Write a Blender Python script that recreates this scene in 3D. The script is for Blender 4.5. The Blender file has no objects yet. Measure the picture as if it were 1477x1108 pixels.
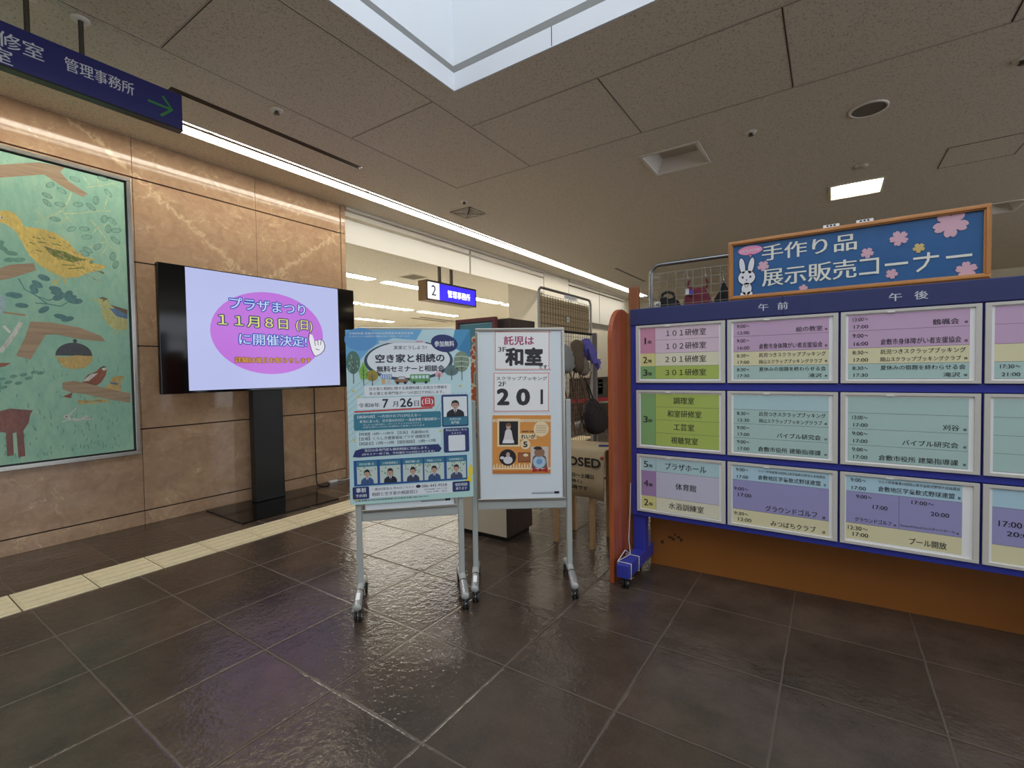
import bpy, bmesh, math, random
from mathutils import Vector, Matrix
random.seed(7)
scene = bpy.context.scene
COL = scene.collection

# ---------------------------------------------------------------- camera
F_PX, YAW, PITCH, ROLL = 682.455, math.radians(34.026), math.radians(-1.674), math.radians(-0.884)
fwd = Vector((-math.sin(YAW)*math.cos(PITCH), math.cos(YAW)*math.cos(PITCH), math.sin(PITCH)))
rgt = Vector((math.cos(YAW), math.sin(YAW), 0)); upv = rgt.cross(fwd)
r2 = rgt*math.cos(ROLL) + upv*math.sin(ROLL); u2 = -rgt*math.sin(ROLL) + upv*math.cos(ROLL)
cam = bpy.data.cameras.new('camera'); cam.sensor_width = 36.0; cam.lens = F_PX*36/1477
cam.clip_start = 0.02; cam.clip_end = 200
cam_ob = bpy.data.objects.new('camera', cam); COL.objects.link(cam_ob)
mw = Matrix((r2, u2, -fwd)).transposed().to_4x4(); mw.translation = (0, 0, 1.14)
cam_ob.matrix_world = mw
scene.camera = cam_ob

# ---------------------------------------------------------------- light, exposure
scene.view_settings.view_transform = 'Standard'; scene.view_settings.look = 'None'
scene.view_settings.gamma = 1.0; scene.view_settings.exposure = 0.74
scene.view_settings.use_curve_mapping = False
scene.cycles.use_denoising = True
SKY_STRENGTH = 1.2
STRIP_STRENGTH = 9.0
OFFICE_STRENGTH = 18.0
LAMP_STRENGTH = 26.0
SCREEN_STRENGTH = 0.50
world = bpy.data.worlds.new('world'); scene.world = world; world.use_nodes = True
bg = world.node_tree.nodes['Background']; bg.inputs[0].default_value = (0.86, 0.92, 1.0, 1); bg.inputs[1].default_value = SKY_STRENGTH
CEIL = 2.93
SKX0, SKX1, SKY0, SKY1 = -2.0, 2.6, -3.4, 2.355
def portal(name, loc, rot, sx, sy):
    l = bpy.data.lights.new(name, 'AREA'); l.shape = 'RECTANGLE'; l.size = sx; l.size_y = sy; l.cycles.is_portal = True
    o = bpy.data.objects.new(name, l); COL.objects.link(o); o.location = loc; o.rotation_euler = rot
FILL_Y0, FILL_Y1, FILL_Z0, FILL_Z1 = -5.2, 8.6, .15, 2.75   # opening added out of view on the right to let in fill light
portal('fill_window_portal', (6.62, (FILL_Y0+FILL_Y1)/2, (FILL_Z0+FILL_Z1)/2), (0, math.radians(90), 0), FILL_Z1-FILL_Z0, FILL_Y1-FILL_Y0)
portal('skylight_portal', ((SKX0+SKX1)/2, (SKY0+SKY1)/2, 4.3), (0, 0, 0), SKX1-SKX0+.1, SKY1-SKY0+.1)

# ---------------------------------------------------------------- materials
def lin(c):
    return tuple(((v/255)/12.92 if v/255 <= .04045 else ((v/255+.055)/1.055)**2.4) for v in c) + (1,)
MATS = {}
def mat(name, rgb, rough=.5, metal=0, var=.06, scale=30, bump=0, emit=0, coat=0, trans=0, spec=.5):
    """plain procedural material: colour with slight noise mottling, optional bump"""
    if name in MATS: return MATS[name]
    m = bpy.data.materials.new(name); m.use_nodes = True; nt = m.node_tree
    b = nt.nodes['Principled BSDF']; c = lin(rgb)
    b.inputs['Roughness'].default_value = rough; b.inputs['Metallic'].default_value = metal
    b.inputs['Coat Weight'].default_value = coat; b.inputs['Transmission Weight'].default_value = trans
    b.inputs['Specular IOR Level'].default_value = spec
    if var or bump:
        tc = nt.nodes.new('ShaderNodeTexCoord'); no = nt.nodes.new('ShaderNodeTexNoise')
        no.inputs['Scale'].default_value = scale; no.inputs['Detail'].default_value = 3
        nt.links.new(tc.outputs['Object'], no.inputs['Vector'])
        mx = nt.nodes.new('ShaderNodeMix'); mx.data_type = 'RGBA'
        mx.inputs[6].default_value = tuple(v*(1-var) for v in c[:3])+(1,); mx.inputs[7].default_value = tuple(min(1, v*(1+var)) for v in c[:3])+(1,)
        nt.links.new(no.outputs['Fac'], mx.inputs[0]); nt.links.new(mx.outputs[2], b.inputs['Base Color'])
        if emit: nt.links.new(mx.outputs[2], b.inputs['Emission Color'])
        if bump:
            bp = nt.nodes.new('ShaderNodeBump'); bp.inputs['Strength'].default_value = bump; bp.inputs['Distance'].default_value = .01
            nt.links.new(no.outputs['Fac'], bp.inputs['Height']); nt.links.new(bp.outputs['Normal'], b.inputs['Normal'])
    else:
        b.inputs['Base Color'].default_value = c
        if emit: b.inputs['Emission Color'].default_value = c
    if emit: b.inputs['Emission Strength'].default_value = emit
    MATS[name] = m; return m
def ink(rgb, rough=.5):
    return mat('print_%02x%02x%02x' % tuple(rgb), rgb, rough, var=0)
def glow(rgb, e):
    m = mat('screen_%02x%02x%02x' % tuple(rgb), rgb, .25, var=0, emit=e)
    m.node_tree.nodes['Principled BSDF'].inputs['Base Color'].default_value = (.01, .01, .01, 1)
    return m
class NT:
    def __init__(s, name):
        s.m = bpy.data.materials.new(name); s.m.use_nodes = True; s.t = s.m.node_tree; s.b = s.t.nodes['Principled BSDF']
    def n(s, ty, **k):
        o = s.t.nodes.new(ty)
        for a, v in k.items(): setattr(o, a, v)
        return o
    def set(s, sock, v):
        if hasattr(v, 'is_output'): s.t.links.new(v, sock)
        else: sock.default_value = v
    def math(s, op, a, b=0.0, c=0.0):
        o = s.n('ShaderNodeMath', operation=op)
        for i, v in enumerate((a, b, c)): s.set(o.inputs[i], v)
        return o.outputs[0]
    def mix(s, f, a, b):
        o = s.n('ShaderNodeMix', data_type='RGBA'); s.set(o.inputs[0], f); s.set(o.inputs[6], a); s.set(o.inputs[7], b); return o.outputs[2]
    def noise(s, vec, scale, detail=3, rough=.5, dist=0):
        o = s.n('ShaderNodeTexNoise'); s.set(o.inputs['Vector'], vec); o.inputs['Scale'].default_value = scale
        o.inputs['Detail'].default_value = detail; o.inputs['Roughness'].default_value = rough; o.inputs['Distortion'].default_value = dist
        return o.outputs['Fac']
    def ramp(s, f, a, b, lo=0., hi=1.):
        o = s.n('ShaderNodeMapRange', clamp=True); s.set(o.inputs[0], f)
        for i, v in enumerate((a, b, lo, hi)): o.inputs[i+1].default_value = v
        return o.outputs[0]
    def xyz(s, vec):
        o = s.n('ShaderNodeSeparateXYZ'); s.set(o.inputs[0], vec); return o.outputs
    def bump(s, h, strength, dist=.01):
        o = s.n('ShaderNodeBump'); o.inputs['Strength'].default_value = strength; o.inputs['Distance'].default_value = dist
        s.set(o.inputs['Height'], h); s.t.links.new(o.outputs[0], s.b.inputs['Normal'])
def mat_floor():
    k = NT('dark_slate_tile'); co = k.n('ShaderNodeTexCoord').outputs['Object']; x, y, z = k.xyz(co)
    wob = k.math('MULTIPLY', k.math('SUBTRACT', k.noise(co, 9), .5), .006)
    def edge(v, off, per):
        f = k.math('FRACT', k.math('DIVIDE', k.math('ADD', k.math('ADD', v, wob), off), per))
        return k.math('MULTIPLY', k.math('MINIMUM', f, k.math('SUBTRACT', 1., f)), per)
    e = k.math('MINIMUM', edge(x, 20*.447+1.04, .447), edge(y, 20*.447-.567, .447))
    grout = k.ramp(e, .0022, .0042, 1, 0)
    ix = k.math('FLOOR', k.math('DIVIDE', k.math('ADD', x, 9.98), .447)); iy = k.math('FLOOR', k.math('DIVIDE', k.math('ADD', y, 8.373), .447))
    cmb = k.n('ShaderNodeCombineXYZ'); k.set(cmb.inputs[0], ix); k.set(cmb.inputs[1], iy)
    wn = k.n('ShaderNodeTexWhiteNoise', noise_dimensions='3D'); k.set(wn.inputs['Vector'], cmb.outputs[0])
    base = k.mix(wn.outputs['Value'], lin((76, 64, 54)), lin((88, 74, 63)))
    big = k.noise(co, 3.5, 5, .65)
    base = k.mix(k.ramp(big, .35, .7), base, lin((58, 49, 42)))
    base = k.mix(k.ramp(k.noise(co, 130, 2), .55, .75, 0, .35), base, lin((96, 84, 75)))
    k.set(k.b.inputs['Base Color'], k.mix(grout, base, lin((90, 80, 71))))
    k.set(k.b.inputs['Roughness'], k.math('ADD', k.ramp(k.noise(co, 18, 4), .3, .7, .05, .11), k.math('MULTIPLY', grout, .35)))
    h = k.math('ADD', k.math('MULTIPLY', k.noise(co, 60, 3, .6), .6), k.math('MULTIPLY', k.noise(co, 26, 2), .9))
    h = k.math('SUBTRACT', h, k.math('MULTIPLY', k.ramp(e, .002, .008, 1, 0), .45))
    k.b.inputs['Specular IOR Level'].default_value = .42; k.bump(h, .38, .008); return k.m
def mat_stone():
    k = NT('tan_marble'); co = k.n('ShaderNodeTexCoord').outputs['Object']; x, y, z = k.xyz(co)
    mir = k.math('ABSOLUTE', k.math('SUBTRACT', y, 2.32))
    cb = k.n('ShaderNodeCombineXYZ'); k.set(cb.inputs[0], mir); k.set(cb.inputs[1], z); k.set(cb.inputs[2], k.math('FLOOR', k.math('DIVIDE', z, .63)))
    v = cb.outputs[0]
    n1 = k.noise(v, 2.2, 6, .62, .6); n2 = k.noise(v, 9, 5, .6, 1.2); n3 = k.noise(v, 26, 4, .6)
    col = k.mix(k.ramp(n1, .3, .7), lin((176, 144, 116)), lin((200, 168, 136)))
    col = k.mix(k.ramp(n2, .45, .75, 0, .6), col, lin((160, 124, 102)))
    col = k.mix(k.ramp(n3, .5, .8, 0, .35), col, lin((214, 186, 154)))
    # cream veins: thin ridges plus the book-matched diagonal pair
    ridge = k.math('ABSOLUTE', k.math('SUBTRACT', k.noise(v, 3.1, 4, .55, 1.4), .5))
    rv = k.math('MULTIPLY', k.ramp(ridge, .0, .012, 1, 0), k.ramp(n1, .48, .62))
    dg = k.math('SUBTRACT', k.math('SUBTRACT', z, 1.95), k.math('MULTIPLY', mir, .78))
    dg = k.math('ADD', dg, k.math('MULTIPLY', k.math('SUBTRACT', n2, .5), .22))
    dv = k.math('MULTIPLY', k.ramp(k.math('ABSOLUTE', dg), .0, .035, 1, 0), k.ramp(n3, .34, .54))
    col = k.mix(k.math('MULTIPLY', k.math('MAXIMUM', rv, dv), .72), col, lin((235, 210, 172)))
    k.set(k.b.inputs['Base Color'], col)
    k.set(k.b.inputs['Roughness'], k.ramp(n3, .3, .7, .05, .10)); k.b.inputs['Specular IOR Level'].default_value = .5
    return k.m
def mat_ceiling(name, rgb):
    k = NT(name); co = k.n('ShaderNodeTexCoord').outputs['Object']
    sp = k.noise(co, 95, 2, .7)
    c = lin(rgb); col = k.mix(k.ramp(sp, .54, .66, 0, .7), c, tuple(v*.45 for v in c[:3])+(1,))
    k.set(k.b.inputs['Base Color'], col); k.b.inputs['Roughness'].default_value = .9
    k.bump(sp, .25, .004); return k.m
def mat_wood(name, a, b, rough=.4, axis='Z', coat=.0):
    if name in MATS: return MATS[name]
    k = NT(name); co = k.n('ShaderNodeTexCoord').outputs['Object']; mp = k.n('ShaderNodeMapping')
    k.set(mp.inputs[0], co); mp.inputs[3].default_value = {'Z': (14, 14, 1.2), 'X': (1.2, 14, 14), 'Y': (14, 1.2, 14)}[axis]
    n = k.noise(mp.outputs[0], 2.2, 5, .6, .8)
    k.set(k.b.inputs['Base Color'], k.mix(k.ramp(n, .3, .7), lin(a), lin(b))); k.b.inputs['Roughness'].default_value = rough
    k.b.inputs['Coat Weight'].default_value = coat
    MATS[name] = k.m; return k.m
def mat_paint(name, a, b, c, scale=3):
    """brushy paint: three hues stirred by stretched noise"""
    k = NT(name); co = k.n('ShaderNodeTexCoord').outputs['Object']; mp = k.n('ShaderNodeMapping'); k.set(mp.inputs[0], co); mp.inputs[3].default_value = (1, 1, .45)
    n = k.noise(mp.outputs[0], scale, 6, .65, .5); n2 = k.noise(mp.outputs[0], scale*9, 4, .7)
    col = k.mix(k.ramp(n, .32, .68), lin(a), lin(b)); col = k.mix(k.ramp(n2, .42, .68, 0, .75), col, lin(c))
    k.set(k.b.inputs['Base Color'], col); k.b.inputs['Roughness'].default_value = .55; return k.m
def mat_mesh_blind(name, a, b):
    k = NT(name); co = k.n('ShaderNodeTexCoord').outputs['Object']; x, y, z = k.xyz(co)
    f = k.math('FRACT', k.math('MULTIPLY', x, 40)); g = k.math('FRACT', k.math('MULTIPLY', z, 11))
    k.set(k.b.inputs['Base Color'], k.mix(k.math('MAXIMUM', k.ramp(f, .1, .25, .7, 0), k.ramp(g, .06, .12, 1, 0)), lin(a), lin(b))); return k.m

M_FLOOR, M_STONE = mat_floor(), mat_stone()
M_CEIL = mat_ceiling('speckled_ceiling_board', (228, 217, 200)); M_OFFCEIL = mat_ceiling('office_ceiling_board', (226, 220, 206))
M_WALL = mat('cream_wall_paint', (234, 226, 206), .7, var=.03, scale=6)
M_WHITE = mat('white_trim', (226, 228, 228), .5, var=.02)
M_OFFWHITE = mat('offwhite_panel', (222, 216, 204), .55, var=.03)
M_SHAFT = mat('pale_shaft_paint', (226, 230, 234), .6, var=.02, scale=4)
M_GROOVE = mat('dark_joint', (40, 30, 26), .8, var=0)
M_STEEL = mat('brushed_steel', (190, 188, 182), .28, 1, var=.08, scale=60)
M_DSTEEL = mat('dark_steel', (110, 105, 98), .4, 1, var=.08, scale=60)
M_BLACK = mat('satin_black', (14, 14, 16), .35, var=.1)
M_GLOSSBLACK = mat('gloss_black', (8, 8, 10), .08, var=0)
M_RUBBER = mat('black_rubber', (22, 22, 24), .6, var=.1)
M_GREYPAINT = mat('light_grey_enamel', (172, 176, 172), .35, var=.03)
M_BOARD = mat('whiteboard_enamel', (224, 232, 236), .14, var=.01)
M_PLASTIC = mat('white_plastic', (230, 230, 226), .4, var=.02)
M_PAPER = mat('white_paper', (242, 242, 240), .5, var=.015)

# ---------------------------------------------------------------- mesh builder
TEXT = {}
def glyphs(body):
    key = body
    if key not in TEXT:
        cu = bpy.data.curves.new('lettering', 'FONT'); cu.body = body; cu.resolution_u = 3; cu.align_x = 'LEFT'
        o = bpy.data.objects.new('lettering', cu); COL.objects.link(o)
        me = o.to_mesh(); vs = [(v.co.x, v.co.y) for v in me.vertices]; fs = [tuple(p.vertices) for p in me.polygons]
        o.to_mesh_clear(); bpy.data.objects.remove(o); bpy.data.curves.remove(cu)
        TEXT[key] = (vs, fs)
    return TEXT[key]
class MB:
    def __init__(s): s.v, s.f, s.mi, s.sm, s.mats = [], [], [], [], []
    def _m(s, m):
        if m not in s.mats: s.mats.append(m)
        return s.mats.index(m)
    def add(s, vs, fs, m, smooth=False):
        o = len(s.v); s.v += [tuple(q) for q in vs]; i = s._m(m)
        for f in fs: s.f.append(tuple(o+k for k in f)); s.mi.append(i); s.sm.append(smooth)
        return s
    def box(s, x0, y0, z0, x1, y1, z1, m):
        if x0 > x1: x0, x1 = x1, x0
        if y0 > y1: y0, y1 = y1, y0
        if z0 > z1: z0, z1 = z1, z0
        vs = [(x, y, z) for z in (z0, z1) for y in (y0, y1) for x in (x0, x1)]
        return s.add(vs, [(0, 2, 3, 1), (4, 5, 7, 6), (0, 1, 5, 4), (2, 6, 7, 3), (0, 4, 6, 2), (1, 3, 7, 5)], m)
    def tube(s, pts, r, m, seg=10, closed=False, caps=True):
        pts = [Vector(p) for p in pts]; n = len(pts); vs = []; prev = None
        rs = r if isinstance(r, (list, tuple)) else [r]*n
        for i, p in enumerate(pts):
            if closed: d = pts[(i+1) % n]-pts[i-1]
            else: d = pts[min(i+1, n-1)]-pts[max(i-1, 0)]
            d.normalize()
            if prev is None:
                a = Vector((0, 0, 1)) if abs(d.z) < .9 else Vector((1, 0, 0)); e1 = d.cross(a).normalized()
            else:
                e1 = (prev - d*prev.dot(d)).normalized()
            prev = e1; e2 = d.cross(e1)
            for k in range(seg):
                t = 2*math.pi*k/seg; vs.append(p + (e1*math.cos(t)+e2*math.sin(t))*rs[i])
        fs = []
        for i in range(n if closed else n-1):
            j = (i+1) % n
            for k in range(seg):
                k2 = (k+1) % seg; fs.append((i*seg+k, i*seg+k2, j*seg+k2, j*seg+k))
        s.add(vs, fs, m, True)
        if caps and not closed:
            s.add(vs[:seg], [tuple(range(seg))[::-1]], m); s.add(vs[-seg:], [tuple(range(seg))], m)
        return s
    def lathe(s, prof, c, axis, m, seg=20):
        """prof: (radius, distance along axis)"""
        a = Vector(axis).normalized(); h = Vector((0, 0, 1)) if abs(a.z) < .9 else Vector((1, 0, 0)); e1 = a.cross(h).normalized(); e2 = a.cross(e1)
        vs = [Vector(c)+a*t+(e1*math.cos(2*math.pi*k/seg)+e2*math.sin(2*math.pi*k/seg))*max(r, 1e-5) for r, t in prof for k in range(seg)]
        fs = [(i*seg+k, i*seg+(k+1) % seg, (i+1)*seg+(k+1) % seg, (i+1)*seg+k) for i in range(len(prof)-1) for k in range(seg)]
        return s.add(vs, fs, m, True)
    # flat print on a local x-z plane, d metres in front of local y = 0
    def poly(s, pts, m, d): return s.add([(x, -d, z) for x, z in pts], [tuple(range(len(pts)))], m)
    def rect(s, x0, z0, x1, z1, m, d): return s.poly([(x0, z0), (x1, z0), (x1, z1), (x0, z1)], m, d)
    def rrect(s, x0, z0, x1, z1, m, d, r):
        p = []
        for cx, cz, a0 in ((x1-r, z0+r, -90), (x1-r, z1-r, 0), (x0+r, z1-r, 90), (x0+r, z0+r, 180)):
            for k in range(7): t = math.radians(a0+15*k); p.append((cx+r*math.cos(t), cz+r*math.sin(t)))
        return s.poly(p, m, d)
    def ell(s, cx, cz, rx, rz, m, d, rot=0, seg=28, hollow=0):
        c, sn = math.cos(math.radians(rot)), math.sin(math.radians(rot))
        p = [(math.cos(2*math.pi*k/seg), math.sin(2*math.pi*k/seg)) for k in range(seg)]
        f = lambda q, sc: (cx+q[0]*rx*sc*c-q[1]*rz*sc*sn, cz+q[0]*rx*sc*sn+q[1]*rz*sc*c)
        if not hollow: return s.poly([f(q, 1) for q in p], m, d)
        vs = [f(q, 1) for q in p]+[f(q, hollow) for q in p]
        return s.add([(x, -d, z) for x, z in vs], [(k, (k+1) % seg, seg+(k+1) % seg, seg+k) for k in range(seg)], m)
    def line(s, pts, w, m, d, closed=False):
        n = len(pts); P = [Vector(p) for p in pts]; L, R = [], []
        for i in range(n):
            a = P[i-1] if (i or closed) else P[0]; b = P[(i+1) % n] if (i < n-1 or closed) else P[-1]
            t = (b-a); t = t.normalized() if t.length > 1e-9 else Vector((1, 0)); q = Vector((-t.y, t.x))*w/2
            L.append(P[i]+q); R.append(P[i]-q)
        vs = [(p.x, -d, p.y) for p in L]+[(p.x, -d, p.y) for p in R]
        return s.add(vs, [(n+i, n+(i+1) % n, (i+1) % n, i) for i in range(n if closed else n-1)], m)
    def text(s, body, x0, z0, x1, z1, m, d, bold=0.0):
        """lettering fitted to a box; heavier weights overlay the same glyphs a hair apart"""
        vs, fs = glyphs(body.replace('~', '\uff5e'))
        if not vs: return s
        ax, bx = min(v[0] for v in vs), max(v[0] for v in vs); az, bz = min(v[1] for v in vs), max(v[1] for v in vs)
        sx, sz = (x1-x0)/max(bx-ax, 1e-6), (z1-z0)/max(bz-az, 1e-6)
        offs = [(0, 0)] if bold <= 0 else ([(-bold, 0), (bold, 0)] if bold < .02 else [(bold*math.cos(a*math.pi/4), bold*math.sin(a*math.pi/4)) for a in range(8)])
        for q, (ox, oz) in enumerate(offs):
            s.add([(x0+(v[0]+ox-ax)*sx, -d-q*4e-5, z0+(v[1]+oz-az)*sz) for v in vs], fs, m)
        return s
    def sol(s, pts, y0, y1, m):
        """outline in x-z extruded from y0 to y1"""
        n = len(pts); vs = [(x, y0, z) for x, z in pts]+[(x, y1, z) for x, z in pts]
        return s.add(vs, [tuple(range(n)), tuple(range(2*n-1, n-1, -1))]+[(i, n+i, n+(i+1) % n, (i+1) % n) for i in range(n)], m)
    def pillow(s, pts, t, m, yc=0, wrinkle=0):
        """soft closed form: outline in x-z that bulges to thickness t"""
        n = len(pts); cx = sum(p[0] for p in pts)/n; cz = sum(p[1] for p in pts)/n; vs = []; fs = []
        lev = [(.35, -.5), (.7, -.44), (.92, -.28), (1, 0), (.92, .28), (.7, .44), (.35, .5)]
        for k, y in lev:
            for i, (x, z) in enumerate(pts):
                w = wrinkle*math.sin(i*2.3+y*9)
                vs.append((cx+(x-cx)*k, yc+y*t+w*k, cz+(z-cz)*k))
        for l in range(len(lev)-1):
            for i in range(n): j = (i+1) % n; fs.append((l*n+i, l*n+j, (l+1)*n+j, (l+1)*n+i))
        fs += [tuple(range(n))[::-1], tuple(range((len(lev)-1)*n, len(lev)*n))]
        return s.add(vs, fs, m, True)
    def build(s, name, parent=None, bev=0, sub=0):
        me = bpy.data.meshes.new(name); me.from_pydata(s.v, [], s.f)
        for m in s.mats: me.materials.append(m)
        me.polygons.foreach_set('material_index', s.mi); me.polygons.foreach_set('use_smooth', s.sm); me.update()
        o = bpy.data.objects.new(name, me); COL.objects.link(o); o.parent = parent
        if bev:
            b = o.modifiers.new('bevel', 'BEVEL'); b.width = bev; b.segments = 2; b.limit_method = 'ANGLE'; b.angle_limit = math.radians(50)
        if sub:
            q = o.modifiers.new('subdivision', 'SUBSURF'); q.levels = sub; q.render_levels = sub
        return o
def tag(o, label, cat, group=None):
    o['label'] = label; o['category'] = cat
    if group: o['group'] = group
    return o
def thing(name, label, cat, loc=(0, 0, 0), rz=0, group=None):
    o = bpy.data.objects.new(name, None); o.empty_display_size = .1; COL.objects.link(o); o.location = loc; o.rotation_euler = (0, 0, math.radians(rz))
    return tag(o, label, cat, group)
def struct(name, b, bev=0):
    o = b.build(name, None, bev); o['kind'] = 'structure'; return o
def dup(root, loc=None, rz=None, label=None, group=None):
    r = root.copy(); COL.objects.link(r)
    if loc is not None: r.location = loc
    if rz is not None: r.rotation_euler = (0, 0, math.radians(rz))
    if label: r['label'] = label
    if group: r['group'] = group
    for ch in list(root.children):
        c = ch.copy(); COL.objects.link(c); c.parent = r
        for g in list(ch.children):
            d = g.copy(); COL.objects.link(d); d.parent = c
    return r
def grid_plane(b, xs, ys, z, holes, m, down=True):
    """horizontal sheet with rectangular holes"""
    X = sorted(set([*xs]+[h[0] for h in holes]+[h[2] for h in holes])); Y = sorted(set([*ys]+[h[1] for h in holes]+[h[3] for h in holes]))
    X = [x for x in X if xs[0] <= x <= xs[1]]; Y = [y for y in Y if ys[0] <= y <= ys[1]]
    for i in range(len(X)-1):
        for j in range(len(Y)-1):
            cx, cy = (X[i]+X[i+1])/2, (Y[j]+Y[j+1])/2
            if any(h[0] < cx < h[2] and h[1] < cy < h[3] for h in holes): continue
            v = [(X[i], Y[j], z), (X[i+1], Y[j], z), (X[i+1], Y[j+1], z), (X[i], Y[j+1], z)]
            b.add(v, [(3, 2, 1, 0) if down else (0, 1, 2, 3)], m)
# ================================================================ setting
b = MB(); b.box(-15, -6, -.06, 6.6, 13.3, 0, M_FLOOR); struct('floor', b)
b = MB(); b.box(-15, 3.2, 0, -5.3, 13.3, .004, mat('pale_bounce_carpet', (196, 192, 184), .9, scale=200, bump=.1)); struct('floor_office_bounce', b)  # pale unseen floor sheet added to bounce light onto the office ceiling
M_TACT = mat('beige_tactile_tile', (216, 203, 170), .5, var=.12, scale=40, bump=.1)
b = MB(); y = -1.82
while y < 7.2:
    b.box(-3.565, y+.003, 0, -3.265, y+.292, .004, M_TACT)
    if abs(y-(.775-.295)) < .02:
        for i in range(6):
            for j in range(6): b.lathe([(0, .009), (.010, .009), (.015, .004)], (-3.54+.05*i, y+.024+.05*j, 0), (0, 0, 1), M_TACT, 8)
    else:
        for i in range(4): b.box(-3.545+.073*i, y+.012, .004, -3.504+.073*i, y+.283, .0085, M_TACT)
    y += .295
struct('trim_1', b)

# left stone wall: slabs with open joints over a dark backing
b = MB(); b.box(-4.6, -6, 0, -4.374, 3.24, CEIL, M_GROOVE)
rows = [(0, .101), (.110, .729), (.738, 1.363), (1.372, 1.996), (2.005, 2.628), (2.638, CEIL)]
seams = [-6, -5.04, -4.12, -3.20, -2.28, -1.36, -.44, .48, 1.40, 2.32, 3.22]
for z0, z1 in rows:
    for y0, y1 in zip(seams, seams[1:]): b.box(-4.378, y0+.0015, z0, -4.36, y1-.0015, z1, M_STONE)
struct('wall_left', b, .002)
b = MB(); b.box(-4.62, 3.224, 0, -4.352, 3.278, 2.632, M_STONE); b.box(-4.62, 3.224, 2.638, -4.352, 3.278, CEIL, M_STONE); struct('trim_2', b, .003)

# ceilings
STRIP = (-3.985, -4.0, -3.785, 12.6); SLOT = (-3.447, 1.31, -3.398, 2.756)
LAMPS = [(-1.346, 3.99, -.887, 4.45), (-.02, 5.78, .42, 6.24), (1.33, 7.5, 1.78, 8.0)]
FILL_LAMPS = [(x, y, x+.45, y+.46) for x in (3.3, 4.8) for y in (5.78, 8.0, 10.2)]  # lamps added out of view to brighten the far lobby
b = MB(); grid_plane(b, (-4.4, 6.6), (-6, 13.3), CEIL, [(SKX0, SKY0, SKX1, SKY1), STRIP, SLOT]+LAMPS+FILL_LAMPS, M_CEIL); struct('ceiling', b)
b = MB(); grid_plane(b, (-15, -4.4), (3.2, 13.3), CEIL, [], M_OFFCEIL); struct('ceiling_office', b)
M_SEAM = mat('ceiling_joint', (84, 74, 66), .8, var=0); M_SEAM_LIT = mat('ceiling_joint_highlight', (196, 186, 172), .7, var=0)  # second colour paints a highlight strip along each joint
b = MB()
def seam(x0, y0, x1, y1):
    if abs(x1-x0) < 1e-6: b.box(x0-.0035, y0, CEIL-.001, x0+.0035, y1, CEIL+.002, M_SEAM); b.box(x0+.0035, y0, CEIL-.003, x0+.009, y1, CEIL+.002, M_SEAM_LIT)
    else: b.box(x0, y0-.0035, CEIL-.001, x1, y0+.0035, CEIL+.002, M_SEAM); b.box(x0, y0-.009, CEIL-.003, x1, y0-.0035, CEIL+.002, M_SEAM_LIT)
seam(-3.047, -6, -3.047, 3.6); seam(-2.2, -6, -2.2, 3.6); seam(-2.2, 2.77, 6.5, 2.77); seam(-3.047, 3.6, 6.5, 3.6)
for y in (-5.05, -3.81, -2.58, -1.34, -.10, 1.13, 2.37): seam(-3.047, y, -2.2, y)
for x in (-1.2, -.21, .78, 1.77, 2.76, 3.75): seam(x, 2.77, x, 3.6)
struct('trim_3', b)

# skylight: lip, set-back ledge, shaft
def ring(b, x0, y0, x1, y1, z0, z1, m, t=.012):
    b.box(x0-t, y0-t, z0, x0, y1+t, z1, m); b.box(x1, y0-t, z0, x1+t, y1+t, z1, m); b.box(x0, y0-t, z0, x1, y0, z1, m); b.box(x0, y1, z0, x1, y1+t, z1, m)
b = MB(); ring(b, SKX0, SKY0, SKX1, SKY1, CEIL-.004, 3.038, M_SHAFT)
b.box(-1.292, SKY1-.001, CEIL, -1.288, SKY1+.002, 3.038, M_GROOVE); b.box(.548, SKY1-.001, CEIL, .552, SKY1+.002, 3.038, M_GROOVE)
struct('trim_4', b)
b = MB(); ring(b, SKX0-.17, SKY0-.17, SKX1+.17, SKY1+.17, 2.95, 3.14, M_SHAFT); ring(b, SKX0-.085, SKY0-.085, SKX1+.085, SKY1+.085, 3.125, 3.14, M_SHAFT, .1); struct('trim_5', b)
b = MB(); ring(b, SKX0-.035, SKY0-.035, SKX1+.035, SKY1+.035, 3.112, 4.3, M_SHAFT, .05); struct('wall_skylight', b)

# walls round the lobby and the office beyond the opening
b = MB(); b.box(-4.4, 12.8, 0, 6.6, 12.9, CEIL, M_WALL); struct('wall_far', b)
b = MB()
for a in ((-6, 0, FILL_Y0, CEIL), (FILL_Y1, 0, 12.8, CEIL), (FILL_Y0, 0, FILL_Y1, FILL_Z0), (FILL_Y0, FILL_Z1, FILL_Y1, CEIL)): b.box(6.5, a[0], a[1], 6.6, a[2], a[3], M_WALL)
struct('wall_right', b)
b = MB()
for k in range(10): y = FILL_Y0+.03+(FILL_Y1-FILL_Y0-.06)*k/9; b.box(6.52, y-.03, FILL_Z0, 6.58, y+.03, FILL_Z1, M_STEEL)
b.box(6.52, FILL_Y0, 2.1, 6.58, FILL_Y1, 2.15, M_STEEL); struct('added_window_1', b)  # bars across the unseen opening that was added for fill light
b = MB(); b.box(-4.6, -6.1, 0, 6.6, -6, CEIL, M_WALL); struct('wall_back', b)
b = MB(); b.box(-15, 3.18, 0, -4.6, 3.23, CEIL, M_WALL); struct('wall_office_near', b)
b = MB(); b.box(-15, 3.2, 0, -14.9, 13.2, CEIL, M_WALL); struct('wall_office_west', b)
b = MB(); b.box(-15, 13.2, 0, -4.4, 13.3, CEIL, M_WALL); struct('wall_office_far', b)
b = MB(); b.box(-5.16, 7.56, 0, -4.36, 8.53, CEIL, M_OFFWHITE); struct('wall_column', b, .004)
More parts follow.
